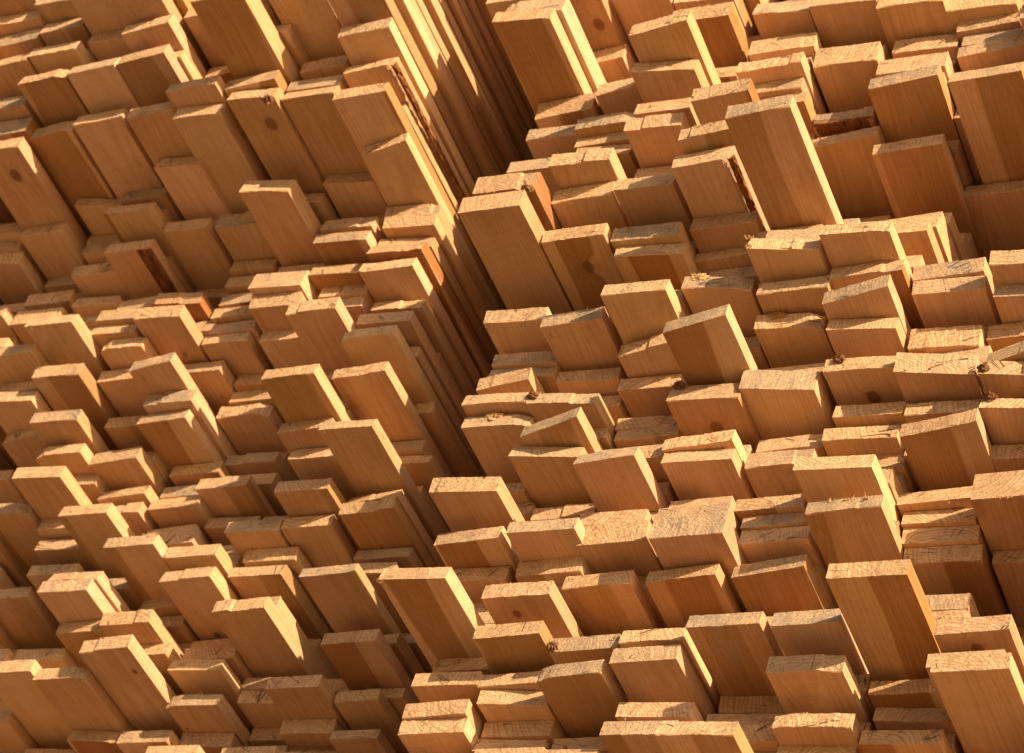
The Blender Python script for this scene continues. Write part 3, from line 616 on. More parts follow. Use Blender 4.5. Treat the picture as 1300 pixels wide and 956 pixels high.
L|-18701 21695 21496 958 190 -133 200|recessed plank, half-shaded end, left stack, column beside the gap, 28th from top||144
L|-22495 21864 22628 958 231 -12 41|slightly jutting plank, shaded end, left stack, fifth column from the gap, 13th from top||126
L|-24561 16601 27892 872 242 -7 44|jutting plank, half-shaded end, left stack, seventh column from the gap, second from top||3
R|-8847 20625 22814 949 253 -18 71|slightly jutting plank, half-shaded end, right stack, eighth column from the gap, third from top||308
R|-11901 21195 20180 915 232 -26 93|recessed plank, shaded end, right stack, fifth column from the gap, 13th from top||268
R|-15240 18974 26403 990 243 -29 141|slightly jutting plank, half-shaded end, right stack, second column from the gap, third from top||197
R|-16266 20604 22853 1055 213 35 -117|jutting plank, shaded end, right stack, column beside the gap, eleventh from top||230
R|-16204 19458 28765 967 316 -75 200|recessed plank, half-shaded end, right stack, column beside the gap, second from top||183
R|-16269 20441 22475 900 225 -107 200|slightly jutting splintered plank, sunlit end, right stack, column beside the gap, twelfth from top|sliver:.97:1|231
R|-14188 20986 20181 1007 205 -16 51|recessed plank, sunlit end, right stack, third column from the gap, 16th from top||261
L|-25548 16441 28142 939 255 6 -37|slightly jutting plank, half-shaded end, left stack, eighth column from the gap, top||0
L|-18695 22346 21015 958 197 -13 41|recessed plank, shaded end, left stack, column beside the gap, 30th from top||145
L|-23573 16795 27648 860 240 9 -63|jutting plank, shaded end, left stack, sixth column from the gap, second from top||5
R|-9821 19535 28223 944 224 -30 156|slightly jutting plank, half-shaded end, right stack, seventh column from the gap, second from top||291
L|-20640 22380 20134 958 213 -61 177|recessed plank, sunlit end, left stack, third column from the gap, eleventh from top||171
R|-11940 21098 21477 963 243 -43 158|jutting plank, sunlit end, right stack, fifth column from the gap, tenth from top||249
L|-21632 23781 18749 942 226 23 0|jutting plank, shaded end, left stack, fourth column from the gap, lowest||-1
L|-19659 19589 25553 927 256 14 -66|recessed plank, shaded end, left stack, second column from the gap, fifth from top||54
L|-21634 23038 19786 958 214 -24 71|recessed plank, shaded end, left stack, fourth column from the gap, 13th from top||166
L|-24604 22723 19613 958 217 3 -9|jutting plank, shaded end, left stack, seventh column from the gap, 15th from top||159
L|-18683 22242 20648 873 197 3 -11|far-jutting plank, half-shaded end, left stack, column beside the gap, 31st from top||177
L|-25634 17478 26570 958 343 -1 4|recessed plank, shaded end, left stack, eighth column from the gap, fifth from top||13
R|-9804 21664 19093 1026 243 1 0|recessed plank, sunlit end, right stack, seventh column from the gap, 16th from top||-1
R|-14154 18775 26298 900 254 10 -55|jutting plank, sunlit end, right stack, third column from the gap, fifth from top||193
R|-13038 19524 27422 1009 232 1 0|slightly jutting plank, half-shaded end, right stack, fourth column from the gap, fourth from top||-1
R|-13057 21014 20225 1047 214 -29 92|slightly jutting plank, sunlit end, right stack, fourth column from the gap, 15th from top||265
L|-18693 15505 29216 859 161 -11 0|slightly jutting plank, sunlit end, left stack, column beside the gap, third from top||-1
L|-21639 16692 27701 876 239 -17 113|jutting plank, sunlit end, left stack, fourth column from the gap, top||21
R|-8697 21184 21159 956 220 26 -89|slightly jutting plank, shaded end, right stack, eighth column from the gap, sixth from top||318
L|-25591 16674 27818 958 222 -39 200|slightly jutting plank, half-shaded end, left stack, eighth column from the gap, second from top||4
L|-23598 21790 21768 958 224 -25 89|far-jutting plank, sunlit end, left stack, sixth column from the gap, 13th from top||121
L|-22551 22663 19571 958 226 -38 116|far-jutting plank, half-shaded end, left stack, fifth column from the gap, 17th from top||162
L|-24577 20118 25012 871 240 30 -135|slightly jutting plank, shaded end, left stack, seventh column from the gap, eighth from top||69
R|-15223 21555 17908 959 211 -48 144|recessed plank, half-shaded end, right stack, second column from the gap, 17th from top||274
R|-15240 21986 17202 1003 240 31 0|recessed plank, shaded end, right stack, second column from the gap, lowest||-1
L|-18671 16324 29685 972 170 27 0|recessed plank, half-shaded end, left stack, column beside the gap, top||-1
R|-15188 21290 20673 996 232 -5 17|slightly jutting plank, half-shaded end, right stack, second column from the gap, twelfth from top||253
L|-24619 16249 28296 860 331 18 -137|jutting plank, sunlit end, left stack, seventh column from the gap, top||1
R|-16255 20557 23087 1031 226 30 -104|recessed plank, shaded end, right stack, column beside the gap, tenth from top||229
L|-23585 21761 22069 958 219 -56 193|recessed plank, sunlit end, left stack, sixth column from the gap, twelfth from top||117
L|-25564 20027 25091 953 242 -2 10|slightly jutting splintered plank, shaded end, left stack, eighth column from the gap, eighth from top|fray:.2:.6;fray:.5:.9|64
R|-14289 18866 29262 992 318 38 -191|jutting plank, sunlit end, right stack, third column from the gap, top||187
R|-16239 21808 18417 997 211 -8 23|recessed plank, shaded end, right stack, column beside the gap, 19th from top||179
L|-19650 17612 27020 860 240 -41 200|slightly jutting plank, shaded end, left stack, second column from the gap, second from top||25
L|-23498 18992 26170 900 216 -13 68|slightly jutting plank, shaded end, left stack, sixth column from the gap, fifth from top||36
L|-26489 22054 21494 958 225 -3 10|jutting plank, shaded end, left stack, ninth column from the gap, lowest||125
L|-25573 19994 24665 958 320 12 -50|jutting plank, half-shaded end, left stack, eighth column from the gap, ninth from top||67
R|-11945 21743 17164 1042 236 15 0|slightly jutting plank, shaded end, right stack, fifth column from the gap, 18th from top||-1
L|-20506 16993 27277 860 235 1 -9|recessed plank, shaded end, left stack, third column from the gap, top||23
L|-25634 17234 26858 882 236 11 -61|slightly jutting plank, half-shaded end, left stack, eighth column from the gap, fourth from top||12
R|-14128 20985 21990 908 218 10 -39|recessed plank, shaded end, right stack, third column from the gap, 13th from top||241
L|-21613 20107 25430 860 217 19 -95|slightly jutting plank, shaded end, left stack, fourth column from the gap, fifth from top||52
L|-21597 22185 21729 958 221 24 -77|jutting plank, shaded end, left stack, fourth column from the gap, tenth from top||137"""
HIDDEN = """L -25587 16056 28418 890 259 4 -27
L -21591 17638 27368 897 242 -25 151
L -20728 17389 26533 950 221 -46 200
L -19710 17618 26579 951 228 18 -91
L -26568 19168 26099 904 250 79 -200
L -26549 19359 25839 868 214 53 -200
L -24509 19642 26014 935 203 46 -200
L -24471 19641 25805 952 245 -5 25
L -20558 19305 25957 860 221 48 -200
L -25490 20136 25636 936 228 11 -51
L -26523 20184 25133 884 212 15 -68
L -26573 19798 24611 932 227 6 -27
L -23594 20146 24801 958 224 -30 134
L -23619 19914 24337 860 237 24 -114
L -23686 20014 24093 860 204 25 -111
L -26557 20117 24205 958 225 26 -102
L -25574 20505 23461 941 221 -5 19
L -22601 20397 24382 958 228 11 -43
L -21613 20189 25147 860 238 22 -118
L -22600 20600 25427 875 223 19 -86
L -21645 20284 24820 860 234 -12 95
L -20615 20109 25159 860 211 18 -86
L -21720 20330 24579 867 236 4 -20
L -21665 20403 24259 860 210 -20 105
L -21396 21148 23843 868 230 19 -82
L -21461 21289 23607 938 235 -9 36
L -19626 20179 24607 860 219 19 -89
L -19655 20238 24383 861 213 15 -68
L -26551 21639 22586 958 229 -2 8
L -24497 21520 22232 919 214 18 -67
L -24596 21838 21573 953 224 -29 104
L -26603 22194 21840 958 225 -16 53
L -22606 22006 22289 958 224 -16 55
L -22667 22170 21520 958 201 -66 200
L -22551 22135 21312 958 211 -70 200
L -21524 22037 22473 958 223 1 -5
L -20607 22249 21735 958 232 3 -11
L -18717 21730 22652 904 194 13 -49
L -26557 22445 21156 958 223 -26 87
L -24597 22114 20841 949 211 3 -11
L -22573 22694 20510 958 211 -93 200
L -22616 22807 20236 919 216 -35 119
L -25606 22578 19528 958 218 3 -8
L -21639 23111 20004 958 211 -50 153
L -20627 23426 19514 958 212 1 -3
L -18596 22873 19756 860 182 -51 190
R -13929 19724 28938 900 247 -17 103
R -14093 19470 27938 935 245 36 -178
R -16309 19213 25885 963 241 9 -40
R -14146 19338 25475 902 226 27 -129
R -15235 19142 26154 900 209 -14 75
R -15179 19158 25939 900 229 38 -183
R -12965 20124 23950 985 215 -2 7
R -12134 19756 24232 964 219 -6 26
R -14119 19957 23418 1003 211 6 -25
R -15189 21007 22470 987 222 -17 63
R -15078 20900 21734 922 220 -15 57
R -11936 20594 22312 932 190 -26 103
R -16322 21149 21001 996 201 -15 49
R -16205 21333 20794 963 217 -3 12
R -14131 20790 21179 1035 241 -31 105
R -14180 21196 20875 1055 218 -15 47
R -13014 21177 20502 900 214 -28 110
R -9719 19620 27994 1020 241 4 -17
R -8770 19264 28032 972 322 11 -55
R -8657 19337 27704 981 319 10 -50
R -11858 19564 24007 900 211 83 -200
R -8713 20483 22123 946 211 -314 200
R -10779 21241 21194 913 230 2 -9
R -8636 23047 19711 940 211 -8 24
R -8666 22909 19407 981 237 -19 55
R -8841 20879 17488 922 201 -36 112
L -18713 24885 16430 881 182 13 0
L -18677 25615 16663 729 178 -24 0
L -18639 25298 16896 814 160 -37 0
L -18640 24388 17130 868 158 -52 0
L -18709 24639 17363 842 155 -15 0
L -18666 24213 17596 995 172 -18 0
L -18659 24576 17829 893 173 -8 0
L -18684 23807 18062 923 162 1 0
L -18688 24089 18295 980 160 -12 0
L -18662 24348 18762 861 175 8 0
L -18686 23431 19228 981 174 -35 0
L -18707 23377 20195 920 157 -25 0
L -18666 23560 20418 944 149 19 0
L -18659 22225 22158 762 234 -2 0
L -18690 21282 24072 842 125 -1 0
L -18689 18199 26384 845 128 7 0
L -18691 17336 28513 839 157 40 0
L -18695 15408 29919 922 160 -30 0
L -18653 15279 30153 945 177 13 0
L -18710 15958 30388 764 162 -9 0
L -18706 14494 30622 889 154 13 0
L -18679 14588 30856 971 159 9 0
L -18668 15075 31091 793 178 55 0
L -18677 14821 31325 960 178 -28 0
L -18660 14245 31560 769 182 46 0
L -18717 14259 31794 904 154 33 0
L -18646 13634 32028 790 163 -54 0
L -18693 13778 32263 911 173 -24 0
L -18687 13710 32497 788 172 -27 0
L -19638 25343 16433 954 230 -28 0
L -19662 24582 16670 934 230 -19 0
L -19616 24199 16906 959 230 -29 0
L -19631 25220 17143 909 230 -16 0
L -19649 24492 17379 943 230 -7 0
L -19619 24496 17615 977 230 -16 0
L -19598 23960 17852 930 230 -17 0
L -19653 24249 18088 960 230 12 0
L -19652 23696 18325 949 230 56 0
L -19698 23937 18561 929 230 44 0
L -19690 24155 19255 955 241 24 0
L -19670 23485 19502 972 241 52 0
L -19657 23782 19749 962 241 -4 0
L -19687 24078 19996 945 241 -2 0
L -19670 24375 20242 964 241 40 0
L -19636 24672 20489 912 241 3 0
L -19725 24968 20736 928 241 32 0
L -19692 25265 20983 939 241 -16 0
L -19654 22413 21762 941 300 -20 0
L -19632 21478 22719 950 250 19 0
L -19697 21278 22975 934 250 20 0
L -19688 21235 23231 921 250 3 0
L -19674 20880 23487 940 250 9 0
L -19641 20886 23944 959 217 40 0
L -19673 20980 24166 944 217 15 0
L -19651 19879 25853 962 300 -24 0
L -19635 17808 26775 945 196 21 0
L -19622 17817 27242 956 222 -4 0
L -19662 16706 27731 942 232 -8 0
L -19633 16849 27970 944 232 2 0
L -19724 16992 28208 953 232 -10 0
L -19663 17135 28446 930 232 25 0
L -19688 17278 28685 932 232 5 0
L -19680 16345 28923 922 232 32 0
L -19635 15384 29161 944 232 -21 0
L -19653 15430 29399 958 232 -6 0
L -19613 15998 29638 942 232 -34 0
L -19700 14952 29876 935 232 -22 0
L -19652 14685 30114 906 232 -40 0
L -19639 16042 30352 953 232 14 0
L -19652 15787 30591 946 232 -37 0
L -19683 14811 30829 934 232 -21 0
L -19673 14678 31067 958 232 -40 0
L -19619 14476 31306 946 232 36 0
L -19632 14919 31544 956 232 -41 0
L -19675 14141 31782 922 232 -14 0
L -19707 13553 32020 948 232 -1 0
L -19689 13660 32259 937 232 -12 0
L -19666 13641 32497 938 232 12 0
L -20641 25478 16436 935 233 -18 0
L -20655 25293 16674 944 233 -75 0
L -20642 23736 16913 950 233 42 0
L -20644 25130 17152 945 233 -43 0
L -20665 25057 17390 953 233 6 0
L -20628 24636 17629 938 233 -12 0
L -20659 23982 17868 970 233 -11 0
L -20629 24755 18106 956 233 24 0
L -20641 23619 18345 969 233 -21 0
L -20667 23909 18584 950 233 -32 0
L -20659 24508 18822 922 233 54 0
L -20637 24075 19061 953 233 -11 0
L -20662 23681 19676 942 162 33 0
L -20659 23568 20399 938 265 37 0
L -20633 22590 21472 925 300 -11 0
L -20645 22549 21969 920 231 38 0
L -20639 22791 22206 927 231 -1 0
L -20689 23034 22443 950 231 21 0
L -20630 23277 22681 940 231 37 0
L -20644 23520 22918 975 231 25 0
L -20680 23762 23155 935 231 25 0
L -20651 24005 23392 957 231 -32 0
L -20679 24248 23629 950 231 -15 0
L -20649 24491 23866 972 231 -30 0
L -20623 20067 24942 939 226 53 0
L -20648 17199 27512 950 231 52 0
L -20637 17347 27749 949 231 -47 0
L -20613 17495 27986 957 231 15 0
L -20664 17643 28224 950 231 -27 0
L -20668 17791 28461 942 231 14 0
L -20634 15999 28699 952 231 11 0
L -20687 16597 28936 921 231 18 0
L -20600 16279 29173 956 231 25 0
L -20631 15314 29411 955 231 -32 0
L -20653 15162 29648 949 231 -88 0
L -20644 15452 29886 942 231 8 0
L -20675 15481 30123 951 231 -8 0
L -20645 14705 30360 967 231 -44 0
L -20691 14241 30598 975 231 -8 0
L -20670 14813 30835 931 231 -61 0
L -20644 14772 31073 915 231 -31 0
L -20651 14215 31310 949 231 34 0
L -20623 15019 31547 965 231 -35 0
L -20621 14010 31785 949 231 1 0
L -20696 13224 32022 956 231 10 0
L -20660 13836 32260 919 231 11 0
L -20609 14290 32497 946 231 -6 0
L -21604 24754 16429 971 226 -18 0
L -21633 25236 16661 936 226 -75 0
L -21620 24799 16893 923 226 -25 0
L -21603 23344 17125 953 226 1 0
L -21651 24558 17357 944 226 -9 0
L -21636 24426 17589 947 226 46 0
L -21628 23744 17821 936 226 -34 0
L -21620 23189 18053 930 226 -23 0
L -21662 24319 18285 945 226 -3 0
L -21610 24327 18517 932 226 27 0
L -21654 24453 19213 948 226 -15 0
L -21663 22275 20992 937 251 -2 0
L -21613 22343 21249 968 251 -46 0
L -21631 22615 21505 948 251 74 0
L -21627 22285 22664 948 192 -65 0
L -21654 22218 23120 948 225 3 0
L -21584 19570 25984 960 210 38 0
L -21624 17565 26696 957 208 -43 0
L -21653 18459 26910 926 208 49 0
L -21653 18363 27123 936 208 93 0
L -21685 16895 27938 936 234 60 0
L -21616 17039 28178 963 234 20 0
L -21675 17184 28418 952 234 -33 0
L -21591 17329 28658 953 234 2 0
L -21617 17473 28898 959 234 -40 0
L -21592 15961 29138 956 234 -23 0
L -21687 15425 29378 933 234 48 0
L -21656 15553 29618 936 234 -3 0
L -21644 15390 29858 933 234 19 0
L -21649 15983 30098 937 234 36 0
L -21650 14486 30337 939 234 5 0
L -21657 14874 30577 950 234 -36 0
L -21686 14067 30817 956 234 -52 0
L -21618 14906 31057 957 234 -5 0
L -21633 14311 31297 936 234 -39 0
L -21657 14976 31537 972 234 15 0
L -21624 14060 31777 963 234 -41 0
L -21661 13701 32017 947 234 12 0
L -21653 13984 32257 937 234 36 0
L -21632 14327 32497 925 234 19 0
L -22614 25368 16443 971 240 25 0
L -22644 24649 16690 966 240 6 0
L -22623 25336 16936 931 240 10 0
L -22610 25515 17182 929 240 -7 0
L -22614 24443 17428 961 240 62 0
L -22628 24627 17675 948 240 3 0
L -22617 24187 17921 946 240 -32 0
L -22627 24474 18167 932 240 18 0
L -22574 23858 18414 954 240 5 0
L -22670 24112 18906 949 240 27 0
L -22618 23755 19339 961 193 -23 0
L -22615 23147 20013 964 213 15 0
L -22611 22551 20915 953 177 -35 0
L -22644 23102 21099 924 177 -15 0
L -22640 22086 22059 953 176 5 0
L -22576 21803 23575 939 205 -9 0
L -22646 20758 24931 922 265 42 0
L -22603 20866 25201 956 265 30 0
L -22619 19538 25867 930 199 7 0
L -22629 17845 26660 957 281 92 0
L -22596 16999 27083 961 171 36 0
L -22587 16316 27919 957 235 0 0
L -22610 16440 28160 961 235 31 0
L -22625 17423 28401 957 235 -8 0
L -22613 16720 28642 938 235 -35 0
L -22610 15758 28883 969 235 28 0
L -22628 15418 29124 948 235 0 0
L -22598 15825 29365 950 235 -18 0
L -22627 14762 29606 921 235 -3 0
L -22652 15608 29847 943 235 -10 0
L -22609 16155 30088 916 235 13 0
L -22626 15324 30329 939 235 17 0
L -22610 15279 30570 929 235 -9 0
L -22659 14124 30810 935 235 -34 0
L -22560 14485 31051 951 235 -29 0
L -22644 13543 31292 922 235 -69 0
L -22635 14686 31533 950 235 89 0
L -22620 14332 31774 948 235 -12 0
L -22628 13690 32015 960 235 -12 0
L -22654 13300 32256 928 235 -3 0
L -22611 13989 32497 961 235 -9 0
L -23599 25583 16424 954 221 -57 0
L -23645 25641 16652 927 221 22 0
L -23562 24778 16879 947 221 -32 0
L -23616 24891 17107 968 221 48 0
L -23616 25018 17334 946 221 31 0
L -23625 24189 17562 958 221 22 0
L -23612 24307 17789 916 221 35 0
L -23641 24220 18016 928 221 -27 0
L -23588 24901 18244 925 221 56 0
L -23632 24599 18471 905 221 29 0
L -23585 24350 19149 943 213 8 0
L -23644 23830 19367 964 213 -10 0
L -23601 23535 19586 959 213 32 0
L -23614 23841 20521 932 231 4 0
L -23583 22412 20758 933 231 5 0
L -23579 22987 20995 948 231 43 0
L -23647 22816 21534 951 300 6 0
L -23620 21550 22664 946 189 13 0
L -23570 21736 22859 960 189 -17 0
L -23583 21432 23341 935 249 6 0
L -23578 20601 24571 953 234 45 0
L -23587 20450 25101 936 300 7 0
L -23627 19862 25522 907 178 30 0
L -23600 19245 25948 935 171 -9 0
L -23603 17937 26626 963 175 5 0
L -23589 17072 27145 936 254 8 0
L -23613 17235 27405 954 254 -19 0
L -23589 16489 28141 946 236 54 0
L -23609 16323 28383 943 236 -58 0
L -23591 16461 28625 940 236 42 0
L -23609 16600 28867 961 236 9 0
L -23631 16629 29109 952 236 21 0
L -23575 16010 29351 961 236 2 0
L -23580 15365 29593 946 236 30 0
L -23599 16083 29835 932 236 -6 0
L -23609 15689 30077 964 236 4 0
L -23618 15254 30319 945 236 36 0
L -23611 14895 30561 935 236 26 0
L -23619 14213 30803 960 236 45 0
L -23579 14644 31045 916 236 25 0
L -23634 14725 31287 919 236 -13 0
L -23594 14560 31529 948 236 25 0
L -23638 14610 31771 940 236 -14 0
L -23616 14607 32013 961 236 4 0
L -23605 15052 32255 946 236 -2 0
L -23543 13915 32497 938 236 -25 0
L -24572 25181 16431 931 228 25 0
L -24593 25469 16665 942 228 -22 0
L -24609 24857 16898 964 228 50 0
L -24590 24708 17132 917 228 -15 0
L -24582 24844 17366 947 228 26 0
L -24599 24588 17600 970 228 -56 0
L -24608 23883 17834 935 228 -22 0
L -24607 24156 18068 944 228 18 0
L -24586 24123 18301 931 228 -34 0
L -24567 23834 18535 951 228 33 0
L -24562 24267 18769 933 228 37 0
L -24538 24001 19195 954 192 10 0
L -24586 23482 19393 921 192 -7 0
L -24565 23235 19864 935 248 4 0
L -24603 23914 20118 958 248 -16 0
L -24578 23664 20373 958 248 -14 0
L -24552 23959 20627 948 248 24 0
L -24571 22930 21060 941 219 -4 0
L -24585 22047 22012 938 195 0 0
L -24573 22102 23109 946 300 -40 0
L -24552 21258 23658 933 252 13 0
L -24593 20423 24118 940 211 -47 0
L -24630 20292 24334 966 211 31 0
L -24583 20406 24551 946 211 6 0
L -24596 20341 24768 943 211 -39 0
L -24605 19958 25554 948 164 -11 0
L -24594 18566 26620 940 164 13 0
L -24544 17884 27101 960 228 -17 0
L -24564 17023 27644 949 296 24 0
L -24550 16442 28527 967 228 34 0
L -24629 16576 28760 926 228 10 0
L -24661 16710 28994 938 228 35 0
L -24601 16844 29227 955 228 2 0
L -24562 16978 29461 962 228 -15 0
L -24621 15135 29694 925 228 40 0
L -24584 16234 29928 961 228 -19 0
L -24567 15238 30161 950 228 0 0
L -24625 14395 30395 940 228 -15 0
L -24605 14951 30629 942 228 3 0
L -24587 15067 30862 938 228 -7 0
L -24594 15095 31096 931 228 -28 0
L -24576 14678 31329 963 228 -8 0
L -24598 15013 31563 942 228 -16 0
L -24564 14496 31796 945 228 -14 0
L -24586 13447 32030 940 228 -5 0
L -24611 13703 32263 939 228 14 0
L -24590 14254 32497 950 228 -5 0
L -25608 25198 16436 958 233 18 0
L -25589 25742 16675 947 233 -26 0
L -25577 25064 16915 955 233 -4 0
L -25586 25094 17154 954 233 -8 0
L -25572 24477 17393 951 233 -40 0
L -25570 23860 17632 945 233 -58 0
L -25593 23633 17872 950 233 7 0
L -25546 24669 18111 980 233 -41 0
L -25549 24066 18350 927 233 -40 0
L -25548 24024 18589 964 233 -51 0
L -25532 23704 19068 944 233 6 0
L -25547 23533 19307 929 233 12 0
L -25609 22997 19743 963 212 16 0
L -25568 23814 19961 955 212 5 0
L -25584 23391 20179 971 212 -25 0
L -25579 23689 20397 958 212 5 0
L -25538 22869 20838 948 202 -26 0
L -25558 22904 21046 910 202 30 0
L -25617 23130 21254 944 202 26 0
L -25584 23356 21462 941 202 18 0
L -25574 22503 21923 947 244 29 0
L -25576 22099 22173 965 244 -40 0
L -25584 22290 22423 938 244 7 0
L -25513 22539 22674 955 244 12 0
L -25549 21530 23906 918 212 5 0
L -25589 20995 24124 950 212 -12 0
L -25614 20697 24342 917 212 -15 0
L -25541 20322 24843 942 178 -21 0
L -25573 20327 25391 972 300 -2 0
L -25594 17420 27056 931 198 -40 0
L -25591 17003 27590 941 298 -15 0
L -25564 16367 28655 948 234 7 0
L -25616 16385 28895 932 234 8 0
L -25585 16521 29135 949 234 60 0
L -25588 16657 29375 962 234 7 0
L -25547 16792 29616 932 234 6 0
L -25552 15481 29856 928 234 -38 0
L -25582 15122 30096 946 234 -11 0
L -25558 15338 30336 948 234 -31 0
L -25613 15512 30576 942 234 26 0
L -25543 14574 30816 973 234 47 0
L -25551 14895 31056 937 234 12 0
L -25573 14758 31296 947 234 -6 0
L -25565 13530 31537 950 234 61 0
L -25574 14579 31777 958 234 18 0
L -25585 14106 32017 923 234 3 0
L -25622 14694 32257 931 234 22 0
L -25565 13907 32497 917 234 -18 0
L -26546 25467 16434 949 231 -27 0
L -26590 25338 16670 931 231 -35 0
L -26570 25597 16907 946 231 -66 0
L -26549 25297 17144 920 231 -48 0
L -26584 25405 17380 972 231 -14 0
L -26533 23402 17617 952 231 20 0
L -26566 24143 17854 959 231 -25 0
L -26538 23343 18090 936 231 38 0
L -26571 23864 18327 941 231 -71 0
L -26576 24463 18564 942 231 43 0
L -26538 23842 18800 950 231 23 0
L -26532 23771 19037 942 231 13 0
L -26531 23183 19274 912 231 5 0
L -26552 23520 19510 945 231 40 0
L -26575 24164 19747 916 231 -33 0
L -26564 22703 19984 944 231 32 0
L -26561 22732 20220 946 231 -27 0
L -26491 22636 20457 943 231 -29 0
L -26534 22228 20694 940 231 -19 0
L -26525 23589 20930 919 231 -11 0
L -26539 22513 22095 928 253 53 0
L -26588 22776 22354 918 253 -42 0
L -26533 21918 22815 948 226 -18 0
L -26546 22141 23047 927 226 -52 0
L -26530 22363 23280 948 226 5 0
L -26538 22586 23512 919 226 -3 0
L -26564 22809 23744 931 226 22 0
L -26576 23031 23977 952 226 -2 0
L -26576 20321 24378 956 173 -29 0
L -26568 20499 24911 949 300 -7 0
L -26605 20834 25373 953 240 -2 0
L -26602 19400 26333 963 231 -43 0
L -26548 19574 26571 945 231 -23 0
L -26559 19748 26808 933 231 -60 0
L -26541 19922 27045 957 231 14 0
L -26551 20097 27282 952 231 7 0
L -26579 16497 27519 927 231 4 0
L -26565 16264 27756 964 231 -12 0
L -26522 17004 27993 917 231 -44 0
L -26578 16637 28230 953 231 21 0
L -26540 16050 28467 971 231 28 0
L -26564 15745 28704 937 231 47 0
L -26577 15909 28941 946 231 15 0
L -26557 15684 29178 945 231 22 0
L -26553 16148 29415 938 231 12 0
L -26533 15166 29652 950 231 8 0
L -26500 14334 29889 967 231 39 0
L -26543 15340 30126 988 231 -20 0
L -26544 15478 30363 948 231 12 0
L -26543 14561 30601 926 231 56 0
L -26580 15222 30838 914 231 5 0
L -26583 14949 31075 971 231 10 0
L -26593 14371 31312 944 231 -4 0
L -26532 14731 31549 947 231 16 0
L -26543 14935 31786 942 231 21 0
L -26547 13915 32023 947 231 -31 0
L -26556 14277 32260 957 231 -37 0
L -26529 14358 32497 941 231 -1 0
L -27544 25100 16433 959 230 -19 0
L -27549 24414 16669 974 230 -10 0
L -27567 24332 16906 948 230 37 0
L -27539 24302 17142 949 230 15 0
L -27518 24552 17378 956 230 -17 0
L -27578 25433 17614 926 230 32 0
L -27550 24280 17851 949 230 22 0
L -27560 23860 18087 930 230 -25 0
L -27516 23544 18323 950 230 17 0
L -27518 23505 18559 922 230 15 0
L -27559 23926 18796 930 230 16 0
L -27567 23148 19032 945 230 -33 0
L -27494 23260 19268 939 230 28 0
L -27542 22703 19504 941 230 -4 0
L -27491 23373 19740 943 230 40 0
L -27526 23045 19977 938 230 -21 0
L -27564 22652 20213 945 230 -31 0
L -27540 22600 20449 973 230 52 0
L -27557 22683 20685 954 230 25 0
L -27566 22221 20922 918 230 -1 0
L -27550 23030 21158 951 230 12 0
L -27525 22239 21394 915 230 -4 0
L -27547 22047 21630 964 230 -10 0
L -27500 22149 21867 942 230 2 0
L -27525 21460 22103 913 230 -43 0
L -27522 21317 22339 954 230 -23 0
L -27541 22030 22575 936 230 17 0
L -27546 21752 22811 923 230 -15 0
L -27520 21063 23048 931 230 9 0
L -27542 20344 23284 926 230 -12 0
L -27568 20047 23520 922 230 -58 0
L -27514 21141 23756 953 230 -9 0
L -27551 21108 23993 952 230 36 0
L -27507 20404 24229 944 230 -3 0
L -27572 20221 24465 930 230 25 0
L -27515 19240 24701 950 230 38 0
L -27528 20220 24938 972 230 0 0
L -27515 19686 25174 936 230 36 0
L -27556 19899 25410 927 230 -59 0
L -27581 20277 25646 928 230 28 0
L -27538 19183 25883 947 230 -11 0
L -27562 17875 26119 955 230 34 0
L -27545 18234 26355 912 230 17 0
L -27611 17390 26591 967 230 8 0
L -27539 17289 26827 948 230 9 0
L -27543 17223 27064 954 230 12 0
L -27540 18118 27300 938 230 -16 0
L -27540 17062 27536 950 230 -4 0
L -27524 16665 27772 967 230 13 0
L -27572 16555 28009 929 230 4 0
L -27546 16345 28245 929 230 -2 0
L -27573 15427 28481 934 230 19 0
L -27568 15880 28717 950 230 -2 0
L -27536 16422 28954 949 230 -5 0
L -27563 16154 29190 922 230 28 0
L -27544 15492 29426 954 230 31 0
L -27571 14251 29662 964 230 -51 0
L -27554 15627 29898 932 230 -4 0
L -27535 14505 30135 963 230 -43 0
L -27515 14821 30371 951 230 -10 0
L -27587 15625 30607 941 230 3 0
L -27525 14689 30843 920 230 1 0
L -27515 14333 31080 961 230 -23 0
L -27546 14046 31316 932 230 -17 0
L -27557 14593 31552 972 230 2 0
L -27573 14018 31788 937 230 33 0
L -27509 14357 32025 965 230 16 0
L -27549 13650 32261 946 230 -50 0
L -27571 13969 32497 944 230 -16 0
L -28464 25303 16433 927 230 -1 0
L -28553 25821 16669 941 230 -3 0
L -28571 24894 16906 950 230 18 0
L -28532 25761 17142 936 230 4 0
L -28522 23286 17378 968 230 -1 0
L -28536 24307 17614 947 230 -37 0
L -28541 24878 17851 938 230 50 0
L -28540 24048 18087 970 230 6 0
L -28544 24322 18323 919 230 6 0
L -28541 24402 18559 951 230 23 0
L -28527 23731 18796 957 230 7 0
L -28503 23229 19032 958 230 12 0
L -28595 23653 19268 950 230 2 0
L -28477 22285 19504 951 230 -12 0
L -28522 22870 19740 945 230 -47 0
L -28518 22716 19977 955 230 27 0
L -28545 22274 20213 951 230 -17 0
L -28550 22708 20449 955 230 3 0
L -28528 22733 20685 934 230 -35 0
L -28544 22349 20922 924 230 -15 0
L -28497 22545 21158 958 230 43 0
L -28532 21878 21394 932 230 -21 0
L -28517 22632 21630 956 230 81 0
L -28550 22633 21867 961 230 -20 0
L -28575 22066 22103 932 230 -25 0
L -28572 22382 22339 963 230 35 0
L -28507 21385 22575 985 230 10 0
L -28494 21062 22811 958 230 -32 0
L -28521 21128 23048 929 230 -26 0
L -28558 20596 23284 954 230 12 0
L -28539 19741 23520 949 230 -39 0
L -28521 20477 23756 920 230 -7 0
L -28509 19377 23993 935 230 -42 0
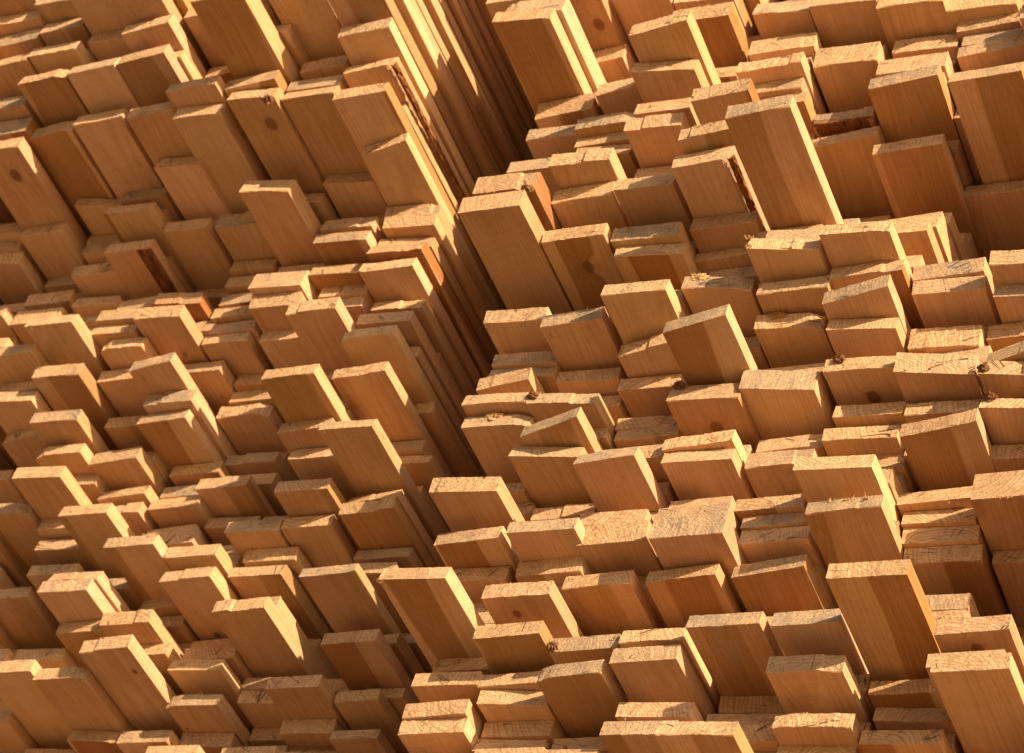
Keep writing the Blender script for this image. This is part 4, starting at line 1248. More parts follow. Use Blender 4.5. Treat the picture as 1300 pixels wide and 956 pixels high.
L -28570 19463 24229 965 230 -24 0
L -28539 19892 24465 923 230 24 0
L -28507 18858 24701 934 230 2 0
L -28508 19988 24938 926 230 19 0
L -28534 19682 25174 941 230 34 0
L -28498 19775 25410 959 230 -60 0
L -28504 19356 25646 931 230 -51 0
L -28480 17890 25883 931 230 5 0
L -28519 17769 26119 970 230 -45 0
L -28550 17644 26355 916 230 -28 0
L -28499 17445 26591 964 230 -1 0
L -28513 16528 26827 945 230 -1 0
L -28534 16618 27064 975 230 46 0
L -28513 17587 27300 939 230 0 0
L -28520 16927 27536 940 230 -27 0
L -28540 17228 27772 958 230 -5 0
L -28517 16881 28009 956 230 21 0
L -28565 15989 28245 944 230 51 0
L -28554 15898 28481 980 230 -47 0
L -28540 15873 28717 935 230 -20 0
L -28525 16487 28954 948 230 -51 0
L -28526 16212 29190 947 230 25 0
L -28531 15847 29426 951 230 -22 0
L -28564 15143 29662 960 230 -20 0
L -28502 15496 29898 973 230 -11 0
L -28527 15347 30135 925 230 -14 0
L -28531 16408 30371 972 230 24 0
L -28496 15789 30607 949 230 -38 0
L -28512 15495 30843 953 230 27 0
L -28527 14330 31080 945 230 -45 0
L -28533 13998 31316 911 230 23 0
L -28532 14757 31552 949 230 -56 0
L -28511 14336 31788 953 230 28 0
L -28479 14082 32025 952 230 24 0
L -28550 14462 32261 928 230 24 0
L -28545 13248 32497 960 230 -34 0
L -29547 24592 16433 929 230 57 0
L -29491 25148 16669 915 230 -74 0
L -29489 24225 16906 963 230 -61 0
L -29499 23805 17142 949 230 13 0
L -29541 24763 17378 947 230 -9 0
L -29523 24877 17614 916 230 38 0
L -29491 24996 17851 940 230 -30 0
L -29529 24483 18087 953 230 23 0
L -29567 23815 18323 952 230 -31 0
L -29517 23016 18559 947 230 -4 0
L -29564 23876 18796 953 230 49 0
L -29529 23404 19032 942 230 36 0
L -29536 23211 19268 919 230 42 0
L -29515 23808 19504 976 230 -13 0
L -29549 23343 19740 929 230 -1 0
L -29500 23087 19977 931 230 -17 0
L -29523 22674 20213 941 230 24 0
L -29562 23114 20449 965 230 5 0
L -29507 22588 20685 959 230 21 0
L -29493 21595 20922 928 230 11 0
L -29554 22251 21158 945 230 -8 0
L -29464 21702 21394 947 230 -11 0
L -29516 22662 21630 943 230 -61 0
L -29490 21996 21867 974 230 -31 0
L -29479 22054 22103 956 230 0 0
L -29510 20679 22339 936 230 -53 0
L -29518 21563 22575 941 230 60 0
L -29568 20899 22811 911 230 16 0
L -29534 20898 23048 913 230 -26 0
L -29518 20337 23284 932 230 -27 0
L -29536 20682 23520 950 230 -105 0
L -29485 19990 23756 948 230 -34 0
L -29530 20324 23993 939 230 43 0
L -29511 20074 24229 932 230 -24 0
L -29533 19412 24465 938 230 -10 0
L -29513 19999 24701 954 230 -8 0
L -29500 20429 24938 965 230 -3 0
L -29513 20241 25174 919 230 -2 0
L -29553 19463 25410 930 230 -19 0
L -29508 20427 25646 972 230 28 0
L -29495 19422 25883 922 230 37 0
L -29504 17798 26119 943 230 49 0
L -29469 18213 26355 952 230 0 0
L -29455 17779 26591 953 230 1 0
L -29534 16729 26827 944 230 20 0
L -29518 17425 27064 947 230 46 0
L -29485 17835 27300 968 230 38 0
L -29547 17683 27536 937 230 7 0
L -29481 16889 27772 917 230 5 0
L -29532 16689 28009 943 230 30 0
L -29518 16636 28245 948 230 -4 0
L -29517 16706 28481 960 230 -16 0
L -29543 16124 28717 942 230 26 0
L -29523 15538 28954 947 230 -10 0
L -29546 16232 29190 958 230 40 0
L -29516 16460 29426 933 230 -47 0
L -29494 15875 29662 950 230 11 0
L -29524 15727 29898 923 230 -42 0
L -29538 14922 30135 921 230 -12 0
L -29498 14664 30371 944 230 25 0
L -29542 14389 30607 921 230 9 0
L -29509 16257 30843 939 230 7 0
L -29490 14687 31080 945 230 -26 0
L -29505 13696 31316 961 230 5 0
L -29525 14011 31552 940 230 18 0
L -29485 14241 31788 942 230 -19 0
L -29540 14962 32025 933 230 64 0
L -29469 14107 32261 908 230 39 0
L -29512 13835 32497 953 230 -83 0
R -4388 21942 14734 1069 231 -22 0
R -4383 23364 14971 1036 231 -28 0
R -4421 22515 15208 1002 231 39 0
R -4412 21863 15444 1031 231 -24 0
R -4394 21553 15681 1024 231 47 0
R -4381 21559 15918 1031 231 -13 0
R -4399 21937 16155 1005 231 -39 0
R -4426 22277 16392 1005 231 24 0
R -4410 21652 16629 999 231 -37 0
R -4435 21211 16865 1039 231 -29 0
R -4428 20727 17102 1030 231 -36 0
R -4424 21694 17339 993 231 -18 0
R -4397 21188 17576 1030 231 -3 0
R -4428 22793 17813 1040 231 11 0
R -4388 22174 18050 985 231 -10 0
R -4401 21950 18286 999 231 -18 0
R -4370 21572 18523 1010 231 1 0
R -4432 20942 18760 1011 231 39 0
R -4409 21633 18997 1019 231 14 0
R -4413 21191 19234 1014 231 17 0
R -4382 21009 19471 991 231 -26 0
R -4387 20935 19708 1005 231 -19 0
R -4405 21214 19944 1008 231 -13 0
R -4382 20593 20181 1025 231 23 0
R -4371 21980 20418 1026 231 -5 0
R -4395 21944 20655 1016 231 38 0
R -4407 21076 20892 1027 231 59 0
R -4390 20910 21129 1008 231 -13 0
R -4401 21210 21365 1023 231 36 0
R -4359 20614 21602 1012 231 -20 0
R -4435 20346 21839 1030 231 3 0
R -4416 21270 22076 1033 231 43 0
R -4402 20490 22313 984 231 60 0
R -4381 20472 22550 1013 231 12 0
R -4380 19952 22786 1022 231 -9 0
R -4444 20609 23023 1023 231 -12 0
R -4380 21007 23260 1018 231 -8 0
R -4424 21640 23497 1049 231 29 0
R -4447 20589 23734 1033 231 -14 0
R -4384 19768 23971 1010 231 18 0
R -4385 19694 24208 1027 231 -25 0
R -4417 19628 24444 1012 231 -18 0
R -4390 20833 24681 1015 231 -10 0
R -4393 19575 24918 1019 231 -21 0
R -4411 19568 25155 1004 231 3 0
R -4387 19414 25392 1015 231 16 0
R -4447 19508 25629 1000 231 -9 0
R -4390 19891 25865 1028 231 21 0
R -4389 19831 26102 1017 231 17 0
R -4402 19563 26339 1023 231 69 0
R -4412 18897 26576 1016 231 13 0
R -4359 19512 26813 997 231 55 0
R -4417 18888 27050 1029 231 3 0
R -4397 19388 27286 1026 231 30 0
R -4431 19528 27523 1009 231 42 0
R -4376 20154 27760 1036 231 10 0
R -4414 20165 27997 1015 231 -22 0
R -4412 19881 28234 1028 231 -41 0
R -4375 18461 28471 1031 231 26 0
R -4406 19159 28708 1014 231 -32 0
R -4366 18841 28944 1018 231 -38 0
R -4424 18849 29181 1003 231 -2 0
R -4431 18557 29418 1043 231 52 0
R -4362 18907 29655 1014 231 0 0
R -4392 19372 29892 1033 231 -82 0
R -4410 18857 30129 1019 231 -45 0
R -4385 18321 30365 1029 231 23 0
R -4372 18994 30602 1026 231 -7 0
R -4410 18296 30839 1006 231 -30 0
R -4457 18458 31076 1002 231 -24 0
R -4373 18678 31313 1025 231 -1 0
R -4372 18166 31550 1031 231 -19 0
R -4389 18321 31786 1034 231 -10 0
R -4370 18954 32023 1014 231 -5 0
R -4422 17812 32260 1025 231 44 0
R -4394 18824 32497 1015 231 -18 0
R -5490 22556 14734 1032 231 -2 0
R -5491 22443 14971 1051 231 36 0
R -5500 22298 15208 1029 231 25 0
R -5476 21695 15444 1052 231 8 0
R -5463 21974 15681 1048 231 -11 0
R -5484 21903 15918 1022 231 38 0
R -5533 22196 16155 1028 231 15 0
R -5471 22280 16392 1020 231 18 0
R -5519 21634 16629 1016 231 -30 0
R -5481 22636 16865 1045 231 -38 0
R -5467 21274 17102 996 231 -17 0
R -5468 20885 17339 995 231 -2 0
R -5467 20900 17576 1037 231 5 0
R -5468 21190 17813 1035 231 24 0
R -5432 22141 18050 1024 231 -7 0
R -5480 21232 18286 1017 231 -15 0
R -5430 21614 18523 1009 231 -14 0
R -5505 21242 18760 1036 231 -4 0
R -5520 21610 18997 1029 231 -4 0
R -5458 20632 19234 1034 231 7 0
R -5503 21439 19471 1036 231 -7 0
R -5465 21387 19708 1027 231 -22 0
R -5476 21241 19944 1038 231 -22 0
R -5468 21493 20181 1021 231 57 0
R -5493 21372 20418 1025 231 -22 0
R -5492 20427 20655 1013 231 52 0
R -5540 21255 20892 1018 231 -21 0
R -5475 20775 21129 1021 231 13 0
R -5445 20430 21365 1018 231 37 0
R -5467 20682 21602 1006 231 33 0
R -5490 20800 21839 1026 231 14 0
R -5499 19921 22076 1005 231 25 0
R -5497 20641 22313 1009 231 -1 0
R -5484 19466 22550 1043 231 -42 0
R -5508 19906 22786 1027 231 -23 0
R -5485 21231 23023 1013 231 -33 0
R -5453 20640 23260 1023 231 39 0
R -5471 20837 23497 1021 231 -16 0
R -5488 20325 23734 1042 231 23 0
R -5489 20097 23971 1026 231 32 0
R -5454 20246 24208 1014 231 7 0
R -5474 20360 24444 1026 231 32 0
R -5454 20015 24681 1013 231 16 0
R -5488 19774 24918 1030 231 40 0
R -5476 19861 25155 1041 231 -22 0
R -5507 20277 25392 993 231 13 0
R -5491 19685 25629 985 231 13 0
R -5507 19550 25865 1019 231 -34 0
R -5499 19350 26102 1036 231 -2 0
R -5499 20215 26339 1003 231 54 0
R -5448 18957 26576 1004 231 23 0
R -5441 19189 26813 1050 231 33 0
R -5488 19627 27050 1033 231 65 0
R -5507 19213 27286 1048 231 -5 0
R -5473 19694 27523 1025 231 -6 0
R -5520 19250 27760 1013 231 -23 0
R -5486 19781 27997 1023 231 -48 0
R -5440 19236 28234 1024 231 29 0
R -5493 19006 28471 1036 231 -11 0
R -5480 18621 28708 1016 231 34 0
R -5514 19361 28944 1029 231 -37 0
R -5464 19060 29181 1014 231 -13 0
R -5485 19268 29418 1004 231 52 0
R -5466 19264 29655 1027 231 33 0
R -5458 18855 29892 1026 231 -17 0
R -5473 19242 30129 1010 231 -10 0
R -5519 17634 30365 1000 231 24 0
R -5449 18950 30602 1028 231 54 0
R -5497 18384 30839 1007 231 8 0
R -5501 18232 31076 1013 231 6 0
R -5479 17881 31313 1020 231 51 0
R -5511 18466 31550 1024 231 7 0
R -5556 17774 31786 1032 231 -5 0
R -5484 17958 32023 1040 231 53 0
R -5441 18017 32260 1020 231 1 0
R -5481 18128 32497 1018 231 -20 0
R -6585 22354 14734 1029 231 -19 0
R -6563 22509 14971 993 231 36 0
R -6561 22365 15208 1015 231 54 0
R -6536 22066 15444 1023 231 -40 0
R -6598 22443 15681 1027 231 12 0
R -6579 22167 15918 1041 231 53 0
R -6570 21592 16155 1044 231 -13 0
R -6584 22381 16392 1010 231 8 0
R -6596 22096 16629 1004 231 15 0
R -6547 22411 16865 1025 231 13 0
R -6550 21233 17102 1033 231 18 0
R -6584 21201 17339 1037 231 -42 0
R -6520 21189 17576 1006 231 -22 0
R -6540 21902 17813 1017 231 -43 0
R -6556 21326 18050 1006 231 -29 0
R -6546 22065 18286 1032 231 27 0
R -6548 20995 18523 1038 231 20 0
R -6599 20871 18760 1008 231 16 0
R -6553 21252 18997 1001 231 25 0
R -6532 20951 19234 1020 231 -89 0
R -6582 21134 19471 1007 231 -5 0
R -6539 21650 19708 1041 231 0 0
R -6574 20270 19944 1006 231 -21 0
R -6540 22255 20181 1005 231 36 0
R -6594 20867 20418 1038 231 -14 0
R -6503 21002 20655 1005 231 31 0
R -6588 20748 20892 1016 231 5 0
R -6599 20917 21129 1033 231 -26 0
R -6555 20916 21365 1012 231 18 0
R -6584 20398 21602 999 231 -56 0
R -6615 20351 21839 1014 231 -16 0
R -6589 21348 22076 1037 231 11 0
R -6576 20684 22313 1007 231 -10 0
R -6546 20472 22550 1012 231 46 0
R -6622 21196 22786 1022 231 -4 0
R -6628 19941 23023 994 231 -6 0
R -6549 20639 23260 1028 231 -7 0
R -6548 20733 23497 1037 231 -4 0
R -6599 19922 23734 1043 231 -18 0
R -6614 19694 23971 1028 231 -41 0
R -6553 20140 24208 1041 231 -22 0
R -6538 19178 24444 1024 231 -19 0
R -6513 19983 24681 1021 231 -20 0
R -6546 19907 24918 1025 231 10 0
R -6589 20035 25155 1029 231 31 0
R -6562 20130 25392 1019 231 6 0
R -6601 19805 25629 1018 231 38 0
R -6573 19576 25865 1029 231 3 0
R -6555 19356 26102 1046 231 56 0
R -6564 19688 26339 1038 231 15 0
R -6561 19812 26576 1001 231 -43 0
R -6587 19474 26813 1033 231 29 0
R -6556 20122 27050 1050 231 39 0
R -6540 19580 27286 1012 231 -94 0
R -6546 19825 27523 1046 231 16 0
R -6571 19218 27760 1012 231 6 0
R -6587 18422 27997 1033 231 -60 0
R -6574 18476 28234 1014 231 3 0
R -6552 19505 28471 1029 231 -17 0
R -6577 19076 28708 1019 231 18 0
R -6607 19233 28944 1003 231 61 0
R -6558 18029 29181 1003 231 -6 0
R -6558 18632 29418 1004 231 32 0
R -6621 19826 29655 1008 231 -45 0
R -6524 18838 29892 1041 231 40 0
R -6573 18830 30129 1037 231 -18 0
R -6558 18317 30365 1002 231 -5 0
R -6557 18193 30602 1035 231 -16 0
R -6535 18775 30839 1009 231 -1 0
R -6514 18343 31076 1013 231 4 0
R -6583 17815 31313 1029 231 -8 0
R -6558 18730 31550 1060 231 -6 0
R -6577 18769 31786 1014 231 -45 0
R -6612 19474 32023 1022 231 -12 0
R -6573 18590 32260 1049 231 35 0
R -6546 18420 32497 1037 231 15 0
R -7616 23085 14734 1020 231 16 0
R -7608 22415 14971 1018 231 6 0
R -7621 21701 15208 1025 231 -17 0
R -7637 22993 15444 1004 231 38 0
R -7715 22082 15681 1027 231 3 0
R -7643 22142 15918 1009 231 7 0
R -7642 21285 16155 1034 231 33 0
R -7589 21767 16392 1026 231 -10 0
R -7655 22010 16629 1034 231 -25 0
R -7666 21562 16865 1009 231 -6 0
R -7632 22663 17102 1039 231 4 0
R -7664 22194 17339 1004 231 59 0
R -7677 21881 17576 1030 231 -3 0
R -7617 21532 17813 1003 231 40 0
R -7650 21716 18050 1001 231 55 0
R -7673 24174 18286 1019 231 16 0
R -7601 22963 18523 1030 231 0 0
R -7588 22436 18760 1004 231 32 0
R -7600 22703 18997 1007 231 11 0
R -7629 22832 19234 1038 231 -19 0
R -7667 22700 19471 1030 231 -17 0
R -7646 21871 19708 1042 231 13 0
R -7637 20659 19944 1029 231 17 0
R -7610 21051 20181 1036 231 31 0
R -7691 20689 20418 1030 231 -23 0
R -7644 20740 20655 1026 231 -50 0
R -7604 20868 20892 999 231 -6 0
R -7617 21530 21129 1031 231 7 0
R -7635 20473 21365 1007 231 6 0
R -7667 20417 21602 1021 231 35 0
R -7633 20483 21839 1032 231 18 0
R -7652 20077 22076 1027 231 3 0
R -7623 21392 22313 1008 231 23 0
R -7621 21047 22550 1029 231 -40 0
R -7623 20457 22786 1015 231 -8 0
R -7654 20630 23023 1008 231 -2 0
R -7617 20326 23260 1019 231 -33 0
R -7658 20527 23497 1032 231 -15 0
R -7630 20514 23734 1018 231 -36 0
R -7603 20019 23971 1024 231 37 0
R -7638 20173 24208 1006 231 14 0
R -7659 19707 24444 1037 231 -28 0
R -7638 21066 24681 1013 231 42 0
R -7635 19533 24918 1022 231 31 0
R -7630 20697 25155 1002 231 -38 0
R -7618 19639 25392 1023 231 10 0
R -7605 19664 25629 1004 231 60 0
R -7621 20289 25865 1021 231 -7 0
R -7652 19692 26102 1015 231 -23 0
R -7636 19979 26339 1028 231 -20 0
R -7662 19024 26576 1024 231 -34 0
R -7662 19787 26813 1014 231 8 0
R -7691 19326 27050 1038 231 -4 0
R -7599 19114 27286 1053 231 2 0
R -7574 19484 27523 1011 231 37 0
R -7654 19727 27760 1006 231 -22 0
R -7631 19297 27997 1060 231 -30 0
R -7659 19267 28234 1034 231 14 0
R -7650 18535 28471 1022 231 23 0
R -7622 19314 28708 1021 231 20 0
R -7614 19059 28944 1030 231 -25 0
R -7658 18948 29181 1019 231 19 0
R -7641 18958 29418 1012 231 46 0
R -7662 18865 29655 1014 231 30 0
R -7606 19717 29892 1016 231 28 0
R -7617 18003 30129 1018 231 10 0
R -7629 18142 30365 1002 231 -47 0
R -7669 19310 30602 1035 231 -15 0
R -7638 18533 30839 1038 231 15 0
R -7651 18130 31076 1041 231 42 0
R -7616 18256 31313 1020 231 32 0
R -7618 17961 31550 1013 231 -37 0
R -7624 18627 31786 998 231 -68 0
R -7628 18241 32023 1013 231 4 0
R -7653 18045 32260 1026 231 38 0
R -7647 18386 32497 1010 231 7 0
R -8717 21562 14730 1019 227 0 0
R -8724 22375 14963 999 227 20 0
R -8719 22297 15196 1013 227 -44 0
R -8725 22664 15429 1017 227 12 0
R -8720 23092 15663 1029 227 56 0
R -8689 22141 15896 1021 227 31 0
R -8695 22281 16129 1009 227 -13 0
R -8726 21898 16362 1037 227 14 0
R -8724 22420 16595 1022 227 14 0
R -8733 22230 16828 1015 227 -30 0
R -8692 22353 17061 1049 227 -91 0
R -8704 22239 18125 1060 255 -12 0
R -8713 23052 18386 999 255 -41 0
R -8761 23594 18646 1004 255 37 0
R -8752 24795 18907 1041 255 3 0
R -8716 25497 19167 1019 255 35 0
R -8742 21513 20649 1012 280 23 0
R -8744 21530 20935 984 280 25 0
R -8725 21022 21623 1007 194 -17 0
R -8748 20834 22339 1021 213 51 0
R -8720 20945 22557 1044 213 3 0
R -8694 21275 23538 1034 234 -5 0
R -8687 20307 23778 1022 234 -3 0
R -8723 20444 24019 1058 234 20 0
R -8713 21211 24259 1000 234 6 0
R -8714 21160 24499 1016 234 -4 0
R -8728 21055 24739 1023 234 30 0
R -8746 21259 24980 992 234 -9 0
R -8698 21463 25220 1005 234 20 0
R -8690 21667 25460 1021 234 -58 0
R -8712 21871 25700 1005 234 30 0
R -8675 22075 25941 1020 234 -22 0
R -8707 22279 26181 1017 234 -10 0
R -8700 22483 26421 1006 234 20 0
R -8736 22686 26661 1033 234 -40 0
R -8718 22890 26902 1023 234 -29 0
R -8720 23094 27142 1030 234 -30 0
R -8692 23298 27382 1025 234 31 0
R -8690 19601 28264 1024 229 9 0
R -8690 19645 28499 1013 229 45 0
R -8670 19807 28734 1030 229 82 0
R -8702 19969 28969 997 229 -7 0
R -8709 20130 29205 1031 229 6 0
R -8695 18871 29440 998 229 -12 0
R -8721 19153 29675 1039 229 -19 0
R -8703 18615 29910 1047 229 -38 0
R -8749 17957 30145 1002 229 9 0
R -8720 19096 30380 1024 229 20 0
R -8712 18790 30616 1024 229 35 0
R -8731 18055 30851 1025 229 82 0
R -8700 18121 31086 1009 229 -4 0
R -8672 18103 31321 1026 229 -14 0
R -8737 18843 31556 1025 229 -39 0
R -8710 18208 31791 1026 229 -24 0
R -8763 17945 32027 989 229 -6 0
R -8707 18739 32262 1029 229 1 0
R -8720 18167 32497 1046 229 -9 0
R -9834 23102 14726 1005 223 -1 0
R -9760 21832 14954 1024 223 14 0
R -9786 22249 15183 1011 223 42 0
R -9815 22997 15412 1008 223 -43 0
R -9766 21709 15640 1033 223 51 0
R -9775 22560 15869 1032 223 -10 0
R -9773 22373 16097 1024 223 -24 0
R -9722 21790 16326 1009 223 -15 0
R -9798 22209 16555 1038 223 -7 0
R -9794 22428 16783 1024 223 0 0
R -9790 22075 17241 1005 223 -18 0
R -9784 22525 17857 1015 174 55 0
R -9767 21799 18344 1028 243 24 0
R -9807 22382 18594 1001 243 14 0
R -9803 21711 18843 1022 243 -43 0
R -9781 22641 19342 1038 243 0 0
R -9815 22812 19592 1039 243 -48 0
R -9792 21695 20856 1027 288 -59 0
R -9855 21177 21373 1011 300 -31 0
R -9759 20634 22386 1013 283 -53 0
R -9808 20815 23016 1028 279 -4 0
R -9765 20347 23741 1023 233 45 0
R -9795 21035 23980 1039 233 -5 0
R -9842 20846 24219 992 233 -35 0
R -9798 20961 24459 1008 233 -20 0
R -9798 21165 24698 1035 233 28 0
R -9802 21370 24937 1028 233 -34 0
R -9787 21574 25177 1026 233 -15 0
R -9823 21779 25416 1041 233 0 0
R -9851 21983 25655 1020 233 45 0
R -9822 22188 25895 1032 233 -10 0
R -9793 22392 26134 1015 233 20 0
R -9803 20121 26978 1011 252 9 0
R -9811 19745 27236 1011 252 21 0
R -9774 19932 27495 1018 252 12 0
R -9797 19612 28771 1011 227 8 0
R -9752 19689 29004 1019 227 27 0
R -9772 19847 29237 1017 227 -35 0
R -9757 20004 29470 1030 227 36 0
R -9778 20162 29703 1041 227 2 0
R -9799 19347 29936 1008 227 14 0
R -9787 18675 30168 1030 227 -3 0
R -9809 18878 30401 1033 227 -25 0
R -9772 18023 30634 992 227 -6 0
R -9778 18481 30867 1017 227 -6 0
R -9775 17690 31100 1005 227 0 0
R -9772 18085 31333 1006 227 -40 0
R -9816 18964 31566 1023 227 13 0
R -9775 17647 31798 1004 227 2 0
R -9802 18467 32031 1007 227 28 0
R -9833 17816 32264 1038 227 37 0
R -9806 17316 32497 1020 227 -85 0
R -10852 22279 14736 1005 233 39 0
R -10884 23370 14976 1009 233 2 0
R -10848 21771 15215 1027 233 -43 0
R -10888 22008 15454 1036 233 25 0
R -10876 22019 15693 1013 233 14 0
R -10827 22131 15933 1027 233 -8 0
R -10915 21720 16172 1031 233 25 0
R -10906 22857 16411 1031 233 -37 0
R -10866 22398 16651 1024 233 -9 0
R -10889 21813 16890 991 233 20 0
R -10879 21953 17369 1025 233 30 0
R -10902 21723 17905 1021 300 -2 0
R -10869 22117 18413 1023 250 35 0
R -10863 21868 18669 1015 250 47 0
R -10902 21974 18925 1008 250 55 0
R -10835 22042 19181 1057 250 7 0
R -10858 22335 19437 1008 250 -52 0
R -10898 22628 19693 1019 250 48 0
R -10854 21445 20143 1026 236 -35 0
R -10875 20941 20677 1007 279 32 0
R -10917 21384 20961 1029 279 -13 0
R -10860 21109 21980 993 222 -26 0
R -10915 20976 22479 1040 269 -97 0
R -10860 21172 23146 1011 206 3 0
R -10832 20170 23877 1020 233 16 0
R -10914 20578 24116 991 233 6 0
R -10863 21031 24355 1018 233 14 0
R -10894 21234 24832 1006 233 -6 0
R -10894 20503 25071 1030 233 17 0
R -10897 20698 25310 1012 233 -56 0
R -10877 20893 25548 1027 233 -20 0
R -10874 21487 25787 1021 233 -14 0
R -10898 21682 26026 1034 233 12 0
R -10913 20270 26460 1024 218 33 0
R -10845 20441 26684 1031 218 38 0
R -10897 19595 27151 1021 207 7 0
R -10891 19669 27665 987 172 33 0
R -10892 19894 27843 1020 172 -20 0
R -10886 19468 28842 1037 238 -16 0
R -10922 19466 29086 1026 238 -19 0
R -10853 19628 29329 1025 238 45 0
R -10900 19791 29573 1024 238 -5 0
R -10924 19505 29817 1003 238 39 0
R -10886 18373 30060 1012 238 -2 0
R -10853 19609 30304 1020 238 57 0
R -10876 18184 30548 1049 238 -38 0
R -10904 18137 30791 1014 238 23 0
R -10851 19185 31035 1040 238 11 0
R -10903 18204 31279 1020 238 -27 0
R -10866 17838 31522 1007 238 -10 0
R -10868 19265 31766 1028 238 -8 0
R -10866 17862 32010 1014 238 -5 0
R -10871 17932 32253 1023 238 -67 0
R -10885 17720 32497 1048 238 -30 0
R -11933 22689 14739 1036 236 -16 0
R -11954 22881 14982 1021 236 -16 0
R -11974 21612 15224 996 236 25 0
R -11917 22541 15467 997 236 -49 0
R -11957 22192 15709 1032 236 -37 0
R -11987 21398 15952 1070 236 -33 0
R -11941 21870 16194 1027 236 -16 0
R -11948 22065 16679 990 236 0 0
R -11973 21955 16922 1025 236 16 0
R -11953 21827 17407 1017 236 8 0
R -11969 22206 17649 1030 236 50 0
R -11975 21966 18343 981 223 15 0
R -11950 21933 18572 1009 223 -67 0
R -11979 21600 18800 1029 223 46 0
R -11967 22020 19029 1032 223 -15 0
R -11957 22124 19258 1013 223 13 0
R -11924 21680 19705 1020 209 -3 0
R -11949 21921 20591 1025 198 63 0
R -11995 21586 20795 1013 198 44 0
R -11948 21870 21227 1013 170 -36 0
R -11944 21439 21763 1015 286 39 0
R -11976 21683 22515 1029 200 -30 0
R -11985 21032 22722 1025 200 65 0
R -11917 20127 24793 1044 230 44 0
R -11990 20554 25029 1024 230 26 0
R -11977 20812 25266 1004 230 97 0
R -11935 20870 25502 1015 230 41 0
R -11981 21107 25739 1022 230 -5 0
R -11959 21126 25975 1035 230 20 0
R -11929 22551 26211 1030 230 21 0
R -11938 22970 26448 1016 230 44 0
R -12013 20308 26839 1032 170 21 0
R -11935 20238 27342 1000 278 15 0
R -11951 20448 27627 1012 278 -34 0
R -11998 19697 28212 1023 218 26 0
R -11946 20065 28436 1015 218 -1 0
R -11925 19208 29017 1008 226 -12 0
R -11925 19361 29249 1004 226 -34 0
R -11951 19514 29481 1018 226 -8 0
R -11971 19667 29713 1039 226 -43 0
R -11924 19821 29945 1004 226 22 0
R -11978 19038 30177 1020 226 22 0
R -11973 19075 30409 999 226 7 0
R -11942 18698 30641 1042 226 36 0
R -11966 18972 30873 1040 226 37 0
R -11970 18370 31105 1001 226 -12 0
R -11963 18482 31337 1030 226 4 0
R -11927 18033 31569 996 226 34 0
R -11951 18399 31801 1012 226 7 0
R -11973 19043 32033 1026 226 7 0
R -11972 16885 32265 1026 226 -17 0
R -11988 18117 32497 1046 226 12 0
R -13057 22491 14731 1035 228 7 0
R -13023 22887 14966 1001 228 17 0
R -13106 21390 15200 1016 228 52 0
R -13025 22636 15434 1008 228 -4 0
R -13092 22560 15669 1009 228 -14 0
R -13009 22669 15903 1011 228 46 0
R -13042 22281 16137 1040 228 -23 0
R -13071 21865 16372 1008 228 -67 0
R -13022 23218 16606 1049 228 -46 0
R -13074 21772 17074 1009 228 64 0
R -13065 22401 17543 1033 228 14 0
R -13029 23112 17975 1036 178 7 0
R -13032 21947 18451 1020 235 33 0
R -13026 21866 18692 1034 235 -19 0
R -13031 21990 18932 1028 235 54 0
R -13059 22268 19173 1006 235 3 0
R -13083 21291 20005 1006 193 -28 0
R -13066 21453 20711 1010 209 31 0
R -13053 21108 21401 1008 250 -7 0
R -13008 21543 21656 1007 250 -11 0
R -13033 20861 22549 1004 222 17 0
R -13018 21111 22777 1048 222 30 0
R -13075 20623 23005 1019 222 -20 0
R -13042 21137 23233 1001 222 -15 0
R -13057 21194 23729 1023 265 32 0
R -13074 20323 25242 999 244 -25 0
R -13033 20311 25492 1009 244 0 0
R -13082 20157 25742 1001 244 2 0
R -13045 20430 26234 1023 232 45 0
R -13041 19513 26471 1016 232 56 0
R -13061 19588 26709 1035 232 88 0
R -13007 20197 26947 1040 232 17 0
R -12994 19649 27184 1028 232 -32 0
R -13049 19521 27966 999 300 46 0
R -13072 19555 28480 1030 174 -5 0
R -12994 19678 28660 1009 174 -38 0
R -13056 19352 29211 1024 229 17 0
R -13050 19507 29446 1028 229 -28 0
R -13036 19662 29680 1003 229 52 0
R -13062 19817 29915 1006 229 7 0
R -13074 19972 30150 1022 229 -26 0
R -13053 19033 30385 987 229 -35 0
R -13048 18464 30619 1043 229 13 0
R -13020 18075 30854 1018 229 62 0
R -13056 18363 31089 1024 229 54 0
R -13001 18260 31323 1021 229 8 0
R -13012 18972 31558 1029 229 57 0
R -13101 18124 31793 1031 229 7 0
R -13009 18182 32028 987 229 -9 0
R -13032 18806 32262 1039 229 8 0
R -13070 17612 32497 1023 229 -40 0
R -14142 23263 14725 993 222 -9 0
R -14123 22714 14953 1017 222 -15 0
R -14117 21610 15181 1032 222 -31 0
R -14164 22594 15409 1023 222 -33 0
R -14157 22689 15638 1001 222 -11 0
R -14129 22232 15866 1030 222 -2 0
R -14079 22057 16094 1034 222 6 0
R -14167 22312 16322 1000 222 64 0
R -14096 21413 16550 1026 222 -13 0
R -14127 23201 16778 1042 222 -21 0
R -14112 22130 17006 1023 222 34 0
R -14153 22071 17234 1023 222 -54 0
R -14096 22520 17463 1033 222 -7 0
R -14177 22094 17972 1010 284 3 0
R -14117 21562 18440 1013 235 8 0
R -14087 21844 18681 1018 235 35 0
R -14152 22125 18923 987 235 -12 0
R -14112 22407 19164 1012 235 66 0
R -14083 21681 19649 994 244 14 0
R -14093 21285 20410 1058 229 -21 0
R -14123 21022 21354 1015 173 -1 0
R -14135 21198 21533 1020 173 -7 0
R -14135 21467 22290 1032 300 18 0
R -14092 20601 23717 991 299 12 0
R -14179 19999 24514 1014 300 9 0
R -14113 19297 25022 1004 218 -26 0
